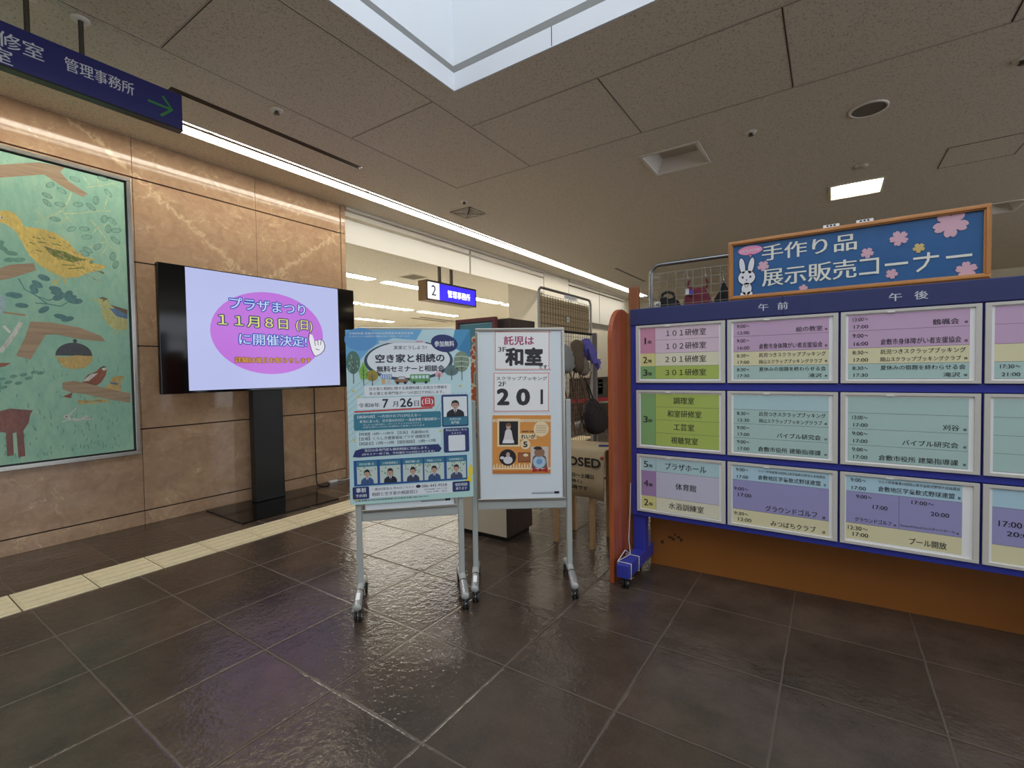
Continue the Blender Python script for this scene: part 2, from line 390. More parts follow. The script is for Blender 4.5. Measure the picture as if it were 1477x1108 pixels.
b = MB(); b.box(-4.60, 8.53, 0, -4.44, 12.8, CEIL, M_WALL); struct('wall_left_far', b)

# ================================================================ ceiling fittings
M_VENT0 = mat('trough_enamel', (150, 140, 126), .6, var=.03)
M_TUBE = mat('warm_light_diffuser', (255, 247, 230), .4, var=0, emit=STRIP_STRENGTH)
t = thing('linear_ceiling_light', 'long lit recessed strip light running along the ceiling beside the stone wall', 'ceiling light', (-3.885, 4.3, CEIL))
b = MB(); y0, y1 = -8.3, 8.3
b.box(-.1, y0, .0, -.094, y1, .075, M_WHITE); b.box(.094, y0, -.003, .1, y1, .075, M_WHITE); b.box(-.1, y0, .07, .1, y1, .078, M_WHITE)
b.box(-.1, y0, 0, .1, y0+.01, .075, M_WHITE); b.box(-.1, y1-.01, 0, .1, y1, .075, M_WHITE); b.box(.02, y0, .004, .062, y1, .01, M_VENT0)
b.build('trough', t)
y = -8.28
while y+1.43 < y1+.01:
    MB().box(-.078, y, .004, .016, y+1.39, .03, M_TUBE).build('diffuser', t); MB().box(.064, y, .004, .080, y+1.39, .012, M_TUBE).build('glowing_reflector_edge', t); y += 1.43  # thin glowing strip stands in for the lit reflector at the trough edge
M_OFFTUBE = mat('office_light_diffuser', (255, 251, 240), .4, var=0, emit=OFFICE_STRENGTH)
def office_light(x, y0, y1, label):
    t = thing('ceiling_light', label, 'ceiling light', (x, (y0+y1)/2, CEIL), 0, 'office ceiling lights'); h = (y1-y0)/2
    MB().box(-.15, -h, -.012, .15, h, 0, M_WHITE).build('housing', t); MB().box(-.11, -h+.03, -.018, .11, h-.03, -.012, M_OFFTUBE).build('diffuser', t)
for x, segs, row in ((-7.3, [(3.5, 4.85), (4.95, 6.1), (6.35, 7.55), (7.75, 8.9), (9.1, 10.3), (10.5, 11.7)], 'nearest'), (-10.1, [(4.3, 6.2), (6.4, 8.0), (8.1, 9.8), (10.1, 11.8)], 'middle'), (-12.95, [(6.2, 8.0), (8.3, 9.9), (10.1, 11.64)], 'farthest')):
    for i, (a, c) in enumerate(segs):
        nm = ['first', 'second', 'third', 'fourth', 'fifth', 'sixth'][i]
        office_light(x, a, c, 'lit ceiling light in the office, %s from the left in the %s row' % (nm, row))
# slot diffuser
t = thing('slot_air_diffuser', 'narrow black slot air diffuser in the ceiling above the television', 'air vent', (-3.4225, 2.033, CEIL))
MB().box(-.0245, -.723, .03, .0245, .723, .04, M_BLACK).build('backing', t)
b = MB()
for x in (-.0265, -.003, .0205): b.box(x, -.725, -.002, x+.006, .725, .03, M_DSTEEL)
b.build('slat', t)
t2 = thing('slot_air_diffuser', 'thin slot air diffuser far along the ceiling beside the strip light', 'air vent', (-3.2, 8.9, CEIL)); MB().box(-.02, -.8, -.004, .02, .8, 0, M_BLACK).build('backing', t2)
# square diffusers
M_VENT = mat('vent_enamel', (204, 194, 176), .6, var=.05)
def square_vent(loc, s, label):
    t = thing('square_air_vent', label, 'air vent', loc)
    MB().box(-s, -s, -.004, s, s, 0, M_BLACK).build('backing', t)
    for k in range(4):
        q = s*(1-.24*k); b = MB()
        for a in ((-q, -q, q, -q+.018), (-q, q-.018, q, q), (-q, -q, -q+.018, q), (q-.018, -q, q, q)): b.box(a[0], a[1], -.014, a[2], a[3], -.004, M_VENT)
        b.build('louvre', t)
square_vent((-3.415, 4.22, CEIL), .14, 'small square louvred air vent in the ceiling beside the strip light')
t = thing('square_air_vent', 'dark square air vent in the office ceiling left of the number 2 sign', 'air vent', (-6.55, 6.43, CEIL))
MB().box(-.2, -.2, -.006, .2, .2, 0, M_VENT).build('rim', t); MB().box(-.17, -.17, -.008, .17, .17, -.006, mat('vent_grille', (118, 108, 94), .7, var=.1)).build('grille', t)
t = thing('slot_air_diffuser', 'dark double slot air diffuser deep in the office ceiling', 'air vent', (-11.4, 12.1, CEIL-.002))
for x in (-.18, .18): MB().box(x-.08, -.85, -.006, x+.08, .85, 0, mat('vent_grille', (118, 108, 94))).build('slot', t)
# recessed square lamps
M_LAMP = mat('bright_lamp_panel', (255, 240, 200), .4, var=0, emit=LAMP_STRENGTH)
M_LAMPOFF = mat('unlit_lamp_panel', (206, 198, 184), .4, var=.02)
M_FLANGE = mat('lamp_flange', (240, 235, 226), .5, var=.02)
def recessed(h, lit, label, group=None):
    x0, y0, x1, y1 = h; w, d = (x1-x0)/2, (y1-y0)/2
    t = thing('recessed_ceiling_lamp', label, 'ceiling lamp', ((x0+x1)/2, (y0+y1)/2, CEIL), 0, group)
    b = MB()
    for a in ((-w-.01, -d-.01, w+.01, -d+.012), (-w-.01, d-.012, w+.01, d+.01), (-w-.01, -d, -w+.012, d), (w-.012, -d, w+.01, d)): b.box(a[0], a[1], -.008, a[2], a[3], .004, M_FLANGE)
    b.build('flange', t)
    i, j = w*.66, d*.66; z = .10
    vs = [(-w, -d, 0), (w, -d, 0), (w, d, 0), (-w, d, 0), (-i, -j, z), (i, -j, z), (i, j, z), (-i, j, z)]
    MB().add(vs, [(0, 4, 5, 1), (1, 5, 6, 2), (2, 6, 7, 3), (3, 7, 4, 0)], M_FLANGE).build('reflector', t)
    MB().box(-i, -j, z-.004, i, j, z+.01, M_LAMP if lit else M_LAMPOFF).build('panel', t)
recessed(LAMPS[0], False, 'unlit recessed square ceiling lamp nearest to the skylight')
recessed(LAMPS[1], True, 'lit recessed square ceiling lamp above the blue framed sign')
recessed(LAMPS[2], False, 'unlit recessed square ceiling lamp at the right beyond the framed sign')
for h in FILL_LAMPS: recessed(h, True, 'added lit square ceiling lamp brightening the far lobby, out of view on the right', 'added fill lamps beyond the right edge')
# round speaker, sprinklers, detectors
t = thing('ceiling_speaker', 'round flush loudspeaker in the ceiling left of the lit square lamp', 'speaker', (.21, 4.2, CEIL))
MB().lathe([(.115, 0), (.115, -.008), (.1, -.01), (.1, -.004)], (0, 0, 0), (0, 0, 1), M_FLANGE, 28).build('rim', t)
MB().lathe([(.1, -.006), (0, -.006)], (0, 0, 0), (0, 0, 1), mat('speaker_grille', (122, 110, 98), .7, var=.2, scale=300), 28).build('grille', t)
def sprinkler(x, y, label):
    t = thing('ceiling_sprinkler', label, 'sprinkler', (x, y, CEIL))
    MB().lathe([(.042, 0), (.04, -.006), (.02, -.008), (0, -.008)], (0, 0, 0), (0, 0, 1), M_FLANGE, 18).build('escutcheon', t)
    MB().lathe([(.012, -.006), (.012, -.022), (.02, -.024), (.02, -.027), (0, -.027)], (0, 0, 0), (0, 0, 1), M_DSTEEL, 12).build('head', t)
sprinkler(-3.13, 1.83, 'ceiling sprinkler between the slot diffuser and the ceiling seam above the television')
sprinkler(-.516, 4.08, 'ceiling sprinkler between the unlit square lamp and the round speaker')
sprinkler(.93, 4.07, 'ceiling sprinkler at the far right of the photo, right of the round speaker')
sprinkler(-3.22, 3.92, 'ceiling sprinkler close behind the small square air vent')
t = thing('smoke_detector', 'small round detector on the ceiling just above the lit square lamp', 'detector', (.22, 5.35, CEIL))
MB().lathe([(.05, 0), (.05, -.012), (.03, -.022), (0, -.022)], (0, 0, 0), (0, 0, 1), M_VENT, 20).build('housing', t)
t = thing('smoke_detector', 'flat round detector far along the ceiling beside the strip light', 'detector', (-2.9, 9.4, CEIL))
MB().lathe([(.12, 0), (.12, -.02), (.07, -.03), (0, -.03)], (0, 0, 0), (0, 0, 1), M_FLANGE, 20).build('housing', t)
t = thing('ceiling_access_hatch', 'faint square access hatch in the ceiling right of the lit lamp', 'hatch', (1.05, 5.6, CEIL))
b = MB(); 
for a in ((-.25, -.25, .25, -.245), (-.25, .245, .25, .25), (-.25, -.25, -.245, .25), (.245, -.25, .25, .25)): b.box(a[0], a[1], -.003, a[2], a[3], 0, M_SEAM)
b.build('frame', t)
MB().box(-.244, -.244, -.002, .244, .244, 0, M_CEIL).build('lid', t)

# roller shades along the opening
M_SHADE = mat('white_roller_fabric', (224, 222, 216), .7, var=.02, scale=80)
def shade(y0, y1, z0, z1, label):
    t = thing('roller_shade', label, 'roller shade', (-4.37, (y0+y1)/2, 0), 90, 'roller shades over the office opening'); w = (y1-y0)/2
    MB().box(-w, -.005, z1+.03, w, .06, CEIL-.035, M_OFFWHITE).build('headbox', t, .006)
    MB().box(-w, 0, z0+.012, w, .012, z1, M_SHADE).build('fabric', t)
    MB().box(-w, -.004, z0, w, .018, z0+.014, M_OFFWHITE).build('bottom_rail', t, .003)
shade(3.29, 5.41, 2.55, 2.805, 'first white roller shade from the stone wall, partly lowered over the opening')
shade(5.45, 7.545, 2.55, 2.805, 'second white roller shade, between the first shade and the white column')
shade(8.56, 10.05, 2.16, 2.81, 'third white roller shade, lowered further just beyond the white column')
shade(10.08, 11.6, 2.16, 2.81, 'fourth white roller shade, the farthest one beyond the white column')
b = MB(); b.box(-4.4, 3.28, CEIL-.03, -4.33, 7.55, CEIL, M_OFFWHITE); b.box(-4.4, 8.54, CEIL-.03, -4.33, 11.65, CEIL, M_OFFWHITE); struct('trim_6', b)

# outlines on the painting: metres along the wall, metres above the floor
PAINTING = [
    ('p', 'bark', ((0.705, 2.473), (0.884, 2.551), (1.011, 2.561), (0.986, 2.522), (1.025, 2.475), (1.125, 2.417), (1.098, 2.387), (1.007, 2.42), (0.905, 2.479), (0.703, 2.392))),
    ('p', 'bark', ((0.685, 1.828), (0.728, 1.856), (0.839, 1.886), (0.846, 1.84), (0.725, 1.769), (0.682, 1.752))),
    ('l', 'twig', 0.007, ((1.039, 2.402), (1.025, 2.349), (0.99, 2.268), (0.936, 2.216), (0.895, 2.189), (0.856, 2.153))),
    ('l', 'twig', 0.007, ((0.99, 2.268), (1.009, 2.224), (1.033, 2.197))),
    ('l', 'twig', 0.007, ((1.009, 2.224), (0.983, 2.174))),
    ('l', 'twig', 0.007, ((1.001, 2.249), (1.086, 2.272), (1.166, 2.31), (1.249, 2.332))),
    ('l', 'twig', 0.007, ((1.129, 2.243), (1.171, 2.197), (1.215, 2.127), (1.227, 2.083), (1.202, 2.032), (1.178, 1.993))),
    ('l', 'twig', 0.007, ((1.171, 2.197), (1.227, 2.228))),
    ('l', 'twig', 0.007, ((1.171, 2.197), (1.143, 2.145))),
    ('l', 'twig', 0.007, ((1.223, 2.111), (1.122, 2.05))),
    ('l', 'twig', 0.007, ((1.227, 2.083), (1.268, 2.056))),
    ('l', 'twig', 0.007, ((1.118, 2.46), (1.199, 2.496), (1.265, 2.534), (1.311, 2.519))),
    ('l', 'twig', 0.007, ((1.107, 2.529), (1.136, 2.482))),
    ('l', 'twig', 0.007, ((1.181, 2.49), (1.187, 2.544))),
    ('l', 'twig', 0.007, ((0.895, 2.189), (0.855, 2.237))),
    ('l', 'twig', 0.007, ((1.212, 2.333), (1.239, 2.445))),
    ('e', 'leaf', (0.934, 2.419), 0.028, 0.016, 45, 1),
    ('e', 'leaf', (0.916, 2.344), 0.027, 0.016, -20, 1),
    ('e', 'leaf', (0.99, 2.398), 0.028, 0.016, -30, 1),
    ('e', 'leaf', (1.059, 2.497), 0.029, 0.017, -10, 1),
    ('e', 'leaf', (0.914, 2.296), 0.028, 0.016, -50, 1),
    ('e', 'leaf', (0.979, 2.303), 0.028, 0.017, 0, 1),
    ('e', 'leaf', (1.071, 2.329), 0.029, 0.017, 20, 1),
    ('e', 'leaf', (1.14, 2.331), 0.031, 0.017, -40, 1),
    ('e', 'leaf', (1.168, 2.384), 0.031, 0.017, 80, 1),
    ('e', 'leaf', (0.951, 2.198), 0.028, 0.016, 0, 1),
    ('e', 'leaf', (1.1, 2.169), 0.03, 0.017, 10, 1),
    ('e', 'leaf', (1.111, 2.115), 0.03, 0.017, 15, 1),
    ('e', 'leaf', (1.031, 2.152), 0.029, 0.016, 40, 1),
    ('e', 'leaf', (1.239, 2.456), 0.032, 0.017, -50, 1),
    ('e', 'leaf', (1.21, 2.264), 0.031, 0.018, 70, 1),
    ('e', 'leaf', (1.256, 2.264), 0.032, 0.018, -40, 1),
    ('e', 'leaf', (1.231, 2.2), 0.032, 0.018, 80, 1),
    ('e', 'leaf', (1.277, 2.199), 0.033, 0.018, 20, 1),
    ('e', 'leaf', (1.27, 2.127), 0.033, 0.018, -40, 1),
    ('e', 'leaf', (1.167, 2.059), 0.031, 0.017, 50, 1),
    ('e', 'leaf', (1.113, 2.025), 0.03, 0.017, -30, 1),
    ('e', 'leaf', (1.252, 2.007), 0.033, 0.018, 80, 1),
    ('e', 'leaf', (1.265, 1.95), 0.032, 0.017, 70, 1),
    ('e', 'leaf', (1.095, 1.999), 0.029, 0.017, -20, 1),
    ('e', 'leaf', (1.21, 2.551), 0.031, 0.017, 0, 1),
    ('e', 'leaf', (0.737, 1.93), 0.03, 0.015, 0, 0),
    ('e', 'leaf', (0.703, 1.953), 0.028, 0.014, -40, 0),
    ('e', 'leaf', (0.729, 1.887), 0.029, 0.014, 20, 0),
    ('e', 'leaf', (0.773, 1.895), 0.029, 0.014, 20, 0),
    ('e', 'leaf', (0.689, 1.976), 0.029, 0.014, 60, 0),
    ('l', 'blueleaf', 0.006, ((0.765, 1.775), (0.789, 1.711), (0.848, 1.671), (0.902, 1.651), (0.975, 1.692), (1.0, 1.7))),
    ('e', 'blueleaf', (0.85, 1.751), 0.031, 0.019, -40, 0),
    ('e', 'blueleaf', (0.883, 1.798), 0.031, 0.019, -20, 0),
    ('e', 'blueleaf', (0.936, 1.73), 0.032, 0.019, -10, 0),
    ('e', 'blueleaf', (1.0, 1.7), 0.034, 0.02, 60, 0),
    ('e', 'blueleaf', (0.751, 1.664), 0.029, 0.018, 10, 0),
    ('e', 'blueleaf', (0.95, 1.678), 0.033, 0.02, 40, 0),
    ('e', 'blueleaf', (1.041, 1.661), 0.034, 0.02, 10, 0),
    ('e', 'blueleaf', (0.834, 1.717), 0.031, 0.019, -70, 0),
    ('p', 'yellow', ((0.696, 2.184), (0.725, 2.197), (0.76, 2.186), (0.788, 2.147), (0.798, 2.113), (0.885, 2.118), (0.948, 2.106), (1.012, 2.06), (1.052, 2.002), (1.102, 1.973), (1.151, 1.97), (1.11, 1.94), (1.208, 1.935), (1.199, 1.91), (1.108, 1.866), (1.046, 1.823), (0.987, 1.814), (0.923, 1.837), (0.862, 1.88), (0.818, 1.935), (0.791, 2.002), (0.764, 2.069), (0.736, 2.098), (0.708, 2.111), (0.694, 2.113))),
    ('p', 'olive', ((0.89, 2.007), (0.936, 1.995), (0.993, 1.99), (1.051, 1.963), (1.111, 1.957), (1.024, 1.925), (0.967, 1.936), (0.919, 1.96))),
    ('l', 'olive', 0.006, ((0.837, 2.054), (0.875, 2.052))),
    ('l', 'olive', 0.006, ((0.859, 2.027), (0.898, 2.03))),
    ('l', 'olive', 0.006, ((0.915, 2.071), (0.947, 2.068))),
    ('l', 'olive', 0.006, ((0.93, 2.032), (0.978, 2.025))),
    ('l', 'olive', 0.006, ((0.821, 2.019), (0.847, 2.009))),
    ('l', 'olive', 0.006, ((0.85, 1.973), (0.88, 1.968))),
    ('l', 'olive', 0.006, ((0.974, 1.899), (1.04, 1.905))),
    ('l', 'olive', 0.006, ((1.006, 1.877), (1.074, 1.894))),
    ('l', 'yellow', 0.008, ((0.971, 1.817), (0.946, 1.781), (0.917, 1.776))),
    ('l', 'yellow', 0.008, ((0.946, 1.781), (0.929, 1.751))),
    ('l', 'yellow', 0.008, ((0.992, 1.815), (0.982, 1.775))),
    ('e', 'white', (0.703, 2.145), 0.009, 0.008, 0, 0),
    ('e', 'grey', (0.703, 2.145), 0.004, 0.004, 0, 0),
    ('e', 'blueleaf', (1.013, 1.68), 0.035, 0.017, 30, 0),
    ('e', 'blueleaf', (0.774, 1.604), 0.031, 0.016, 0, 0),
    ('e', 'blueleaf', (0.876, 1.587), 0.033, 0.017, 40, 0),
    ('e', 'blueleaf', (0.957, 1.549), 0.034, 0.017, -10, 0),
    ('e', 'blueleaf', (0.991, 1.535), 0.035, 0.017, 20, 0),
    ('e', 'blueleaf', (0.731, 1.669), 0.03, 0.016, 10, 0),
    ('e', 'blueleaf', (0.946, 1.706), 0.033, 0.017, 0, 0),
    ('e', 'blueleaf', (1.03, 1.659), 0.035, 0.017, 0, 0),
    ('l', 'blueleaf', 0.006, ((0.816, 1.701), (0.893, 1.627), (0.96, 1.618), (1.003, 1.656))),
    ('l', 'blueleaf', 0.006, ((0.893, 1.627), (0.837, 1.627))),
    ('p', 'pale', ((0.679, 1.662), (0.701, 1.654), (0.706, 1.602), (0.69, 1.553), (0.675, 1.536))),
    ('l', 'bark', 0.012, ((0.69, 1.553), (0.788, 1.543))),
    ('p', 'bark', ((0.81, 1.504), (0.906, 1.506), (1.05, 1.481), (1.167, 1.429), (1.19, 1.388), (1.057, 1.4), (0.928, 1.428), (0.879, 1.422), (0.802, 1.257), (0.737, 1.281), (0.783, 1.404))),
    ('l', 'white', 0.022, ((0.668, 1.303), (0.706, 1.368), (0.738, 1.429), (0.767, 1.495))),
    ('l', 'white', 0.014, ((0.716, 1.427), (0.687, 1.468))),
    ('h', 'grey', (1.018, 1.286), 0.096, 0.089),
    ('p', 'gold', ((0.922, 1.281), (0.965, 1.274), (1.027, 1.289), (1.116, 1.284), (1.11, 1.243), (1.068, 1.201), (1.006, 1.193), (0.955, 1.213))),
    ('e', 'grey', (1.025, 1.387), 0.011, 0.014, 0, 0),
    ('p', 'sand', ((1.152, 1.685), (1.176, 1.702), (1.214, 1.692), (1.222, 1.657), (1.325, 1.618), (1.323, 1.481), (1.255, 1.474), (1.208, 1.51), (1.177, 1.568), (1.174, 1.628), (1.161, 1.656))),
    ('p', 'wing', ((1.222, 1.657), (1.325, 1.63), (1.324, 1.593), (1.26, 1.624))),
    ('p', 'blue', ((1.217, 1.632), (1.26, 1.63), (1.324, 1.593), (1.323, 1.562), (1.259, 1.575))),
    ('l', 'sand', 0.008, ((1.115, 1.683), (1.157, 1.683))),
    ('l', 'sand', 0.006, ((1.241, 1.476), (1.249, 1.433))),
    ('l', 'sand', 0.006, ((1.27, 1.475), (1.276, 1.438))),
    ('e', 'grey', (1.19, 1.683), 0.005, 0.006, 0, 0),
    ('p', 'wing', ((1.162, 1.696), (1.186, 1.708), (1.214, 1.697), (1.204, 1.688))),
    ('e', 'leaf', (0.722, 1.149), 0.018, 0.011, 15, 0),
    ('e', 'leaf', (0.698, 1.112), 0.018, 0.01, 15, 0),
    ('e', 'leaf', (0.743, 1.106), 0.018, 0.011, 15, 0),
    ('e', 'leaf', (0.79, 1.137), 0.019, 0.011, 15, 0),
    ('e', 'leaf', (0.846, 1.169), 0.02, 0.011, 15, 0),
    ('e', 'leaf', (0.675, 1.081), 0.018, 0.01, 15, 0),
    ('e', 'leaf', (0.819, 1.175), 0.019, 0.011, 15, 0),
    ('e', 'leaf', (0.767, 1.159), 0.019, 0.011, 15, 0),
    ('e', 'leaf', (0.669, 1.134), 0.018, 0.01, 15, 0),
    ('p', 'rust', ((0.665, 1.235), (0.713, 1.235), (0.687, 1.214), (0.664, 1.208))),
    ('p', 'maroon', ((0.656, 0.934), (0.7, 0.946), (0.803, 0.927), (0.79, 0.901), (0.781, 0.847), (0.756, 0.8), (0.71, 0.789), (0.651, 0.802))),
    ('l', 'maroon', 0.03, ((0.692, 0.802), (0.692, 0.647))),
    ('l', 'maroon', 0.032, ((0.739, 0.802), (0.743, 0.633))),
    ('l', 'rust', 0.008, ((0.669, 0.911), (0.706, 0.898))),
    ('l', 'rust', 0.008, ((0.698, 0.866), (0.743, 0.872))),
    ('l', 'rust', 0.008, ((0.721, 0.912), (0.767, 0.898))),
    ('l', 'rust', 0.008, ((0.66, 0.849), (0.696, 0.834))),
    ('l', 'rust', 0.008, ((0.726, 0.831), (0.757, 0.838))),
    ('p', 'rust', ((1.052, 1.102), (1.085, 1.154), (1.131, 1.177), (1.156, 1.207), (1.179, 1.213), (1.193, 1.195), (1.182, 1.146), (1.157, 1.099), (1.128, 1.075))),
    ('p', 'white', ((1.054, 1.107), (1.103, 1.16), (1.14, 1.163), (1.092, 1.112))),
    ('e', 'white', (1.177, 1.195), 0.013, 0.012, 0, 0),
    ('p', 'grey', ((1.155, 1.201), (1.172, 1.215), (1.191, 1.209), (1.17, 1.2))),
    ('p', 'gold', ((1.174, 1.056), (1.204, 1.087), (1.22, 1.133), (1.265, 1.145), (1.294, 1.135), (1.268, 1.108), (1.266, 1.031), (1.202, 1.034))),
    ('l', 'blue', 0.012, ((1.209, 1.091), (1.253, 1.083))),
    ('p', 'bark', ((0.952, 1.105), (1.012, 1.114), (1.119, 1.076), (1.251, 1.034), (1.326, 1.012), (1.319, 0.943), (1.191, 0.976), (1.062, 1.019), (0.992, 1.034), (0.95, 1.059))),
    ('p', 'rust', ((0.948, 1.008), (1.001, 1.034), (0.991, 0.994))),
    ('p', 'gold', ((1.021, 0.98), (1.097, 0.976), (1.153, 0.981), (1.21, 0.957), (1.115, 0.951), (1.033, 0.95))),
    ('l', 'leaf', 0.006, ((1.061, 0.966), (1.153, 0.969))),
    ('l', 'white', 0.014, ((0.961, 0.869), (0.986, 0.852), (1.03, 0.843), (1.075, 0.865))),
    ('l', 'white', 0.008, ((0.974, 0.874), (1.019, 0.928))),
    ('l', 'white', 0.008, ((0.943, 0.836), (0.986, 0.855))),
    ('l', 'white', 0.008, ((1.03, 0.845), (1.107, 0.841))),
    ('e', 'white', (0.965, 0.871), 0.016, 0.014, 0, 0),
    ('e', 'grey', (0.964, 0.87), 0.004, 0.005, 0, 0),
]
# ================================================================ hanging signs
M_BLUE = mat('navy_sign_face', (40, 42, 110), .35, var=.02); M_LET = ink((214, 218, 222)); M_GREENARROW = ink((52, 132, 62))
t = thing('direction_sign', 'long blue hanging direction sign with white lettering and a green arrow', 'sign', (-3.1, .325, 0), 90)
b = MB(); b.box(-.925, 0, 2.551, .922, .05, 2.749, M_BLUE); b.build('sign_box', t, .004)
MB().box(-.925, -.002, 2.545, .922, .052, 2.553, M_BLACK).build('lower_trim', t)
b = MB(); o = -.325
for s, x0, z0, x1, z1 in (('研修室', .44, 2.633, .668, 2.704), ('室', .488, 2.560, .562, 2.626), ('管理事務所', .742, 2.637, 1.018, 2.703)):
    b = MB(); b.text(s, x0+o, z0, x1+o, z1, M_LET, .0008, .012); b.build('lettering', t)
b = MB(); b.line([(1.08+o, 2.645), (1.185+o, 2.643)], .013, M_GREENARROW, .0008); b.line([(1.150+o, 2.70), (1.194+o, 2.643), (1.138+o, 2.587)], .014, M_GREENARROW, .0009); b.build('arrow', t)
for x in (-.62, .295, .49):
    MB().tube([(x, .025, 2.749), (x, .025, CEIL)], .011, M_DSTEEL).lathe([(.04, CEIL), (.04, CEIL-.008), (.012, CEIL-.01)], (x, .025, 0), (0, 0, 1), M_FLANGE, 18).build('hanging_rod', t)
# lit office sign with number 2
t = thing('illuminated_sign', 'small lit blue sign numbered 2 hanging beyond the opening', 'sign', (-4.7, 5.4, 0), 90)
M_WOODSIGN = mat_wood('sign_case_wood', (112, 84, 52), (140, 106, 66))
h0, h1 = 2.145, 2.43; x0, x1 = -.545, .57
MB().box(x0, 0, h0, x1, .16, h1, M_WOODSIGN).build('case', t, .004)
b = MB(); b.rect(x0+.025, h0+.025, x0+.265, h1-.025, glow((236, 238, 250), .9), .003); b.text('2', x0+.10, h0+.075, x0+.19, h1-.065, ink((40, 40, 52)), .006, .01); b.build('number_panel', t)
b = MB(); b.rect(x0+.27, h0+.025, x1-.025, h1-.025, glow((52, 40, 222), 1.0), .003); b.text('管理事務所', x0+.44, h0+.085, x1-.15, h1-.095, glow((240, 240, 255), 1.2), .006, .02); b.build('name_panel', t)
b = MB()
for a in ((x0, h0, x1, h0+.018), (x0, h1-.018, x1, h1), (x0, h0, x0+.018, h1), (x1-.018, h0, x1, h1)): b.box(a[0], -.008, a[1], a[2], 0, a[3], M_DSTEEL)
b.build('rim', t)
for x in (-.2, .06): MB().box(x-.02, .05, h1, x+.02, .08, CEIL, M_DSTEEL).build('hanging_rod', t)

# ================================================================ painting
PAINTCOL = dict(bark=(160, 140, 116), yellow=(224, 198, 110), olive=(116, 132, 62), twig=(192, 210, 168), softleaf=(142, 186, 164), leaf=(112, 158, 140), blueleaf=(92, 136, 136), grey=(82, 86, 92), white=(214, 214, 204), maroon=(142, 98, 92), rust=(152, 94, 74), blue=(96, 128, 160), gold=(206, 178, 112), sand=(188, 188, 128), wing=(112, 94, 76), pale=(162, 190, 196))
M_CANVAS = mat_paint('green_painted_canvas', (142, 190, 168), (168, 204, 176), (126, 180, 162), 2.2)
t = thing('framed_painting', 'large framed painting of birds and branches on a green ground, on the stone wall', 'painting', (-4.36, 0, 0), 90)
XL, XR, ZB, ZT = -1.3, 1.372, .553, 2.60; fw = .028
b = MB()
for a in ((XL, ZB, XR, ZB+fw), (XL, ZT-fw, XR, ZT), (XL, ZB+fw, XL+fw, ZT-fw), (XR-fw, ZB+fw, XR, ZT-fw)): b.box(a[0], -.062, a[1], a[2], 0, a[3], M_STEEL)
b.build('frame', t, .003)
MB().box(XL+fw, -.040, ZB+fw, XR-fw, -.004, ZT-fw, M_BLACK).build('shadow_gap', t)
cm = {k: mat_paint('paint_'+k, tuple(int(q*.9) for q in v), tuple(min(255, int(q*1.06)) for q in v), tuple(int(q*.8) for q in v), 7) for k, v in PAINTCOL.items()}
cm['bark'] = mat_wood('paint_bark', (148, 126, 102), (178, 154, 126), .6, 'X')
b = MB(); b.box(XL+fw+.012, -.048, ZB+fw+.012, XR-fw-.012, -.04, ZT-fw-.012, M_CANVAS)
rr = random.Random(3); d = .0484
for i in range(420):   # short grass strokes on the lower ground
    x = rr.uniform(-1.2, 1.3); z = .62+.62*rr.random()**1.6; q = rr.uniform(.012, .035)
    b.line([(x, z), (x+rr.uniform(-.01, .01), z+q)], .004, cm['leaf'], d)
for i, it in enumerate(PAINTING):
    dd = d+.0001*(1+i*.012)
    if it[0] == 'p': b.poly(it[2], cm[it[1]], dd)
    elif it[0] == 'l': b.line(it[3], it[2], cm[it[1]], dd)
    elif it[0] == 'e':
        if it[6]: b.ell(it[2][0], it[2][1], it[3], it[4], cm['softleaf'], dd-.00002, it[5], 16)
        b.ell(it[2][0], it[2][1], it[3], it[4], cm[it[1]], dd, it[5], 16, .8 if it[6] else 0)
    else: b.poly([(it[2][0]+it[3]*math.cos(math.pi*k/14), it[2][1]+it[4]*math.sin(math.pi*k/14)) for k in range(15)], cm[it[1]], dd)
# the painting goes on beyond the left edge of the photograph
for c, pts in (('bark', ((.706, 2.473), (.45, 2.44), (.1, 2.47), (-.35, 2.52), (-.36, 2.45), (.1, 2.40), (.45, 2.36), (.706, 2.392))), ('bark', ((.687, 1.828), (.45, 1.80), (.2, 1.83), (.2, 1.77), (.45, 1.735), (.687, 1.752))),
    ('yellow', ((.698, 2.184), (.665, 2.178), (.648, 2.155), (.60, 2.142), (.648, 2.136), (.67, 2.118), (.698, 2.113))), ('maroon', ((.658, .934), (.5, .93), (.36, .94), (.27, 1.02), (.22, 1.10), (.14, 1.09), (.13, 1.06), (.20, 1.03), (.25, .90), (.30, .83), (.45, .79), (.655, .80))),
    ('pale', ((.68, 1.662), (.63, 1.69), (.58, 1.66), (.55, 1.60), (.58, 1.54), (.677, 1.536))), ('rust', ((.666, 1.235), (.5, 1.25), (.40, 1.225), (.5, 1.205), (.666, 1.208))), ('gold', ((-.1, 1.9), (.0, 2.0), (.12, 2.02), (.16, 1.98), (.10, 1.90), (.0, 1.86)))):
    b.poly(pts, cm[c], d+.0000995)
for x in (.36, .43): b.line([(x, .82), (x, .64)], .03, cm['maroon'], d+.0000995)
for i in range(60): b.ell(rr.uniform(-1.2, .55), rr.uniform(1.1, 2.4), .026, .011, cm[rr.choice(['softleaf', 'leaf', 'blueleaf'])], d+.00009, rr.uniform(0, 180), 12)
for i in range(110):   # feather strokes on the large bird
    a = rr.uniform(0, 6.28); q = math.sqrt(rr.random()); u, v = .21*q*math.cos(a), .075*q*math.sin(a)
    x, z = 1.015+u*.90+v*.3, 1.965-u*.62+v*.8
    b.line([(x, z), (x+.016, z-.011)], .0035, cm[rr.choice(['olive', 'gold', 'sand', 'bark'])], d+.0009)
b.build('canvas', t)

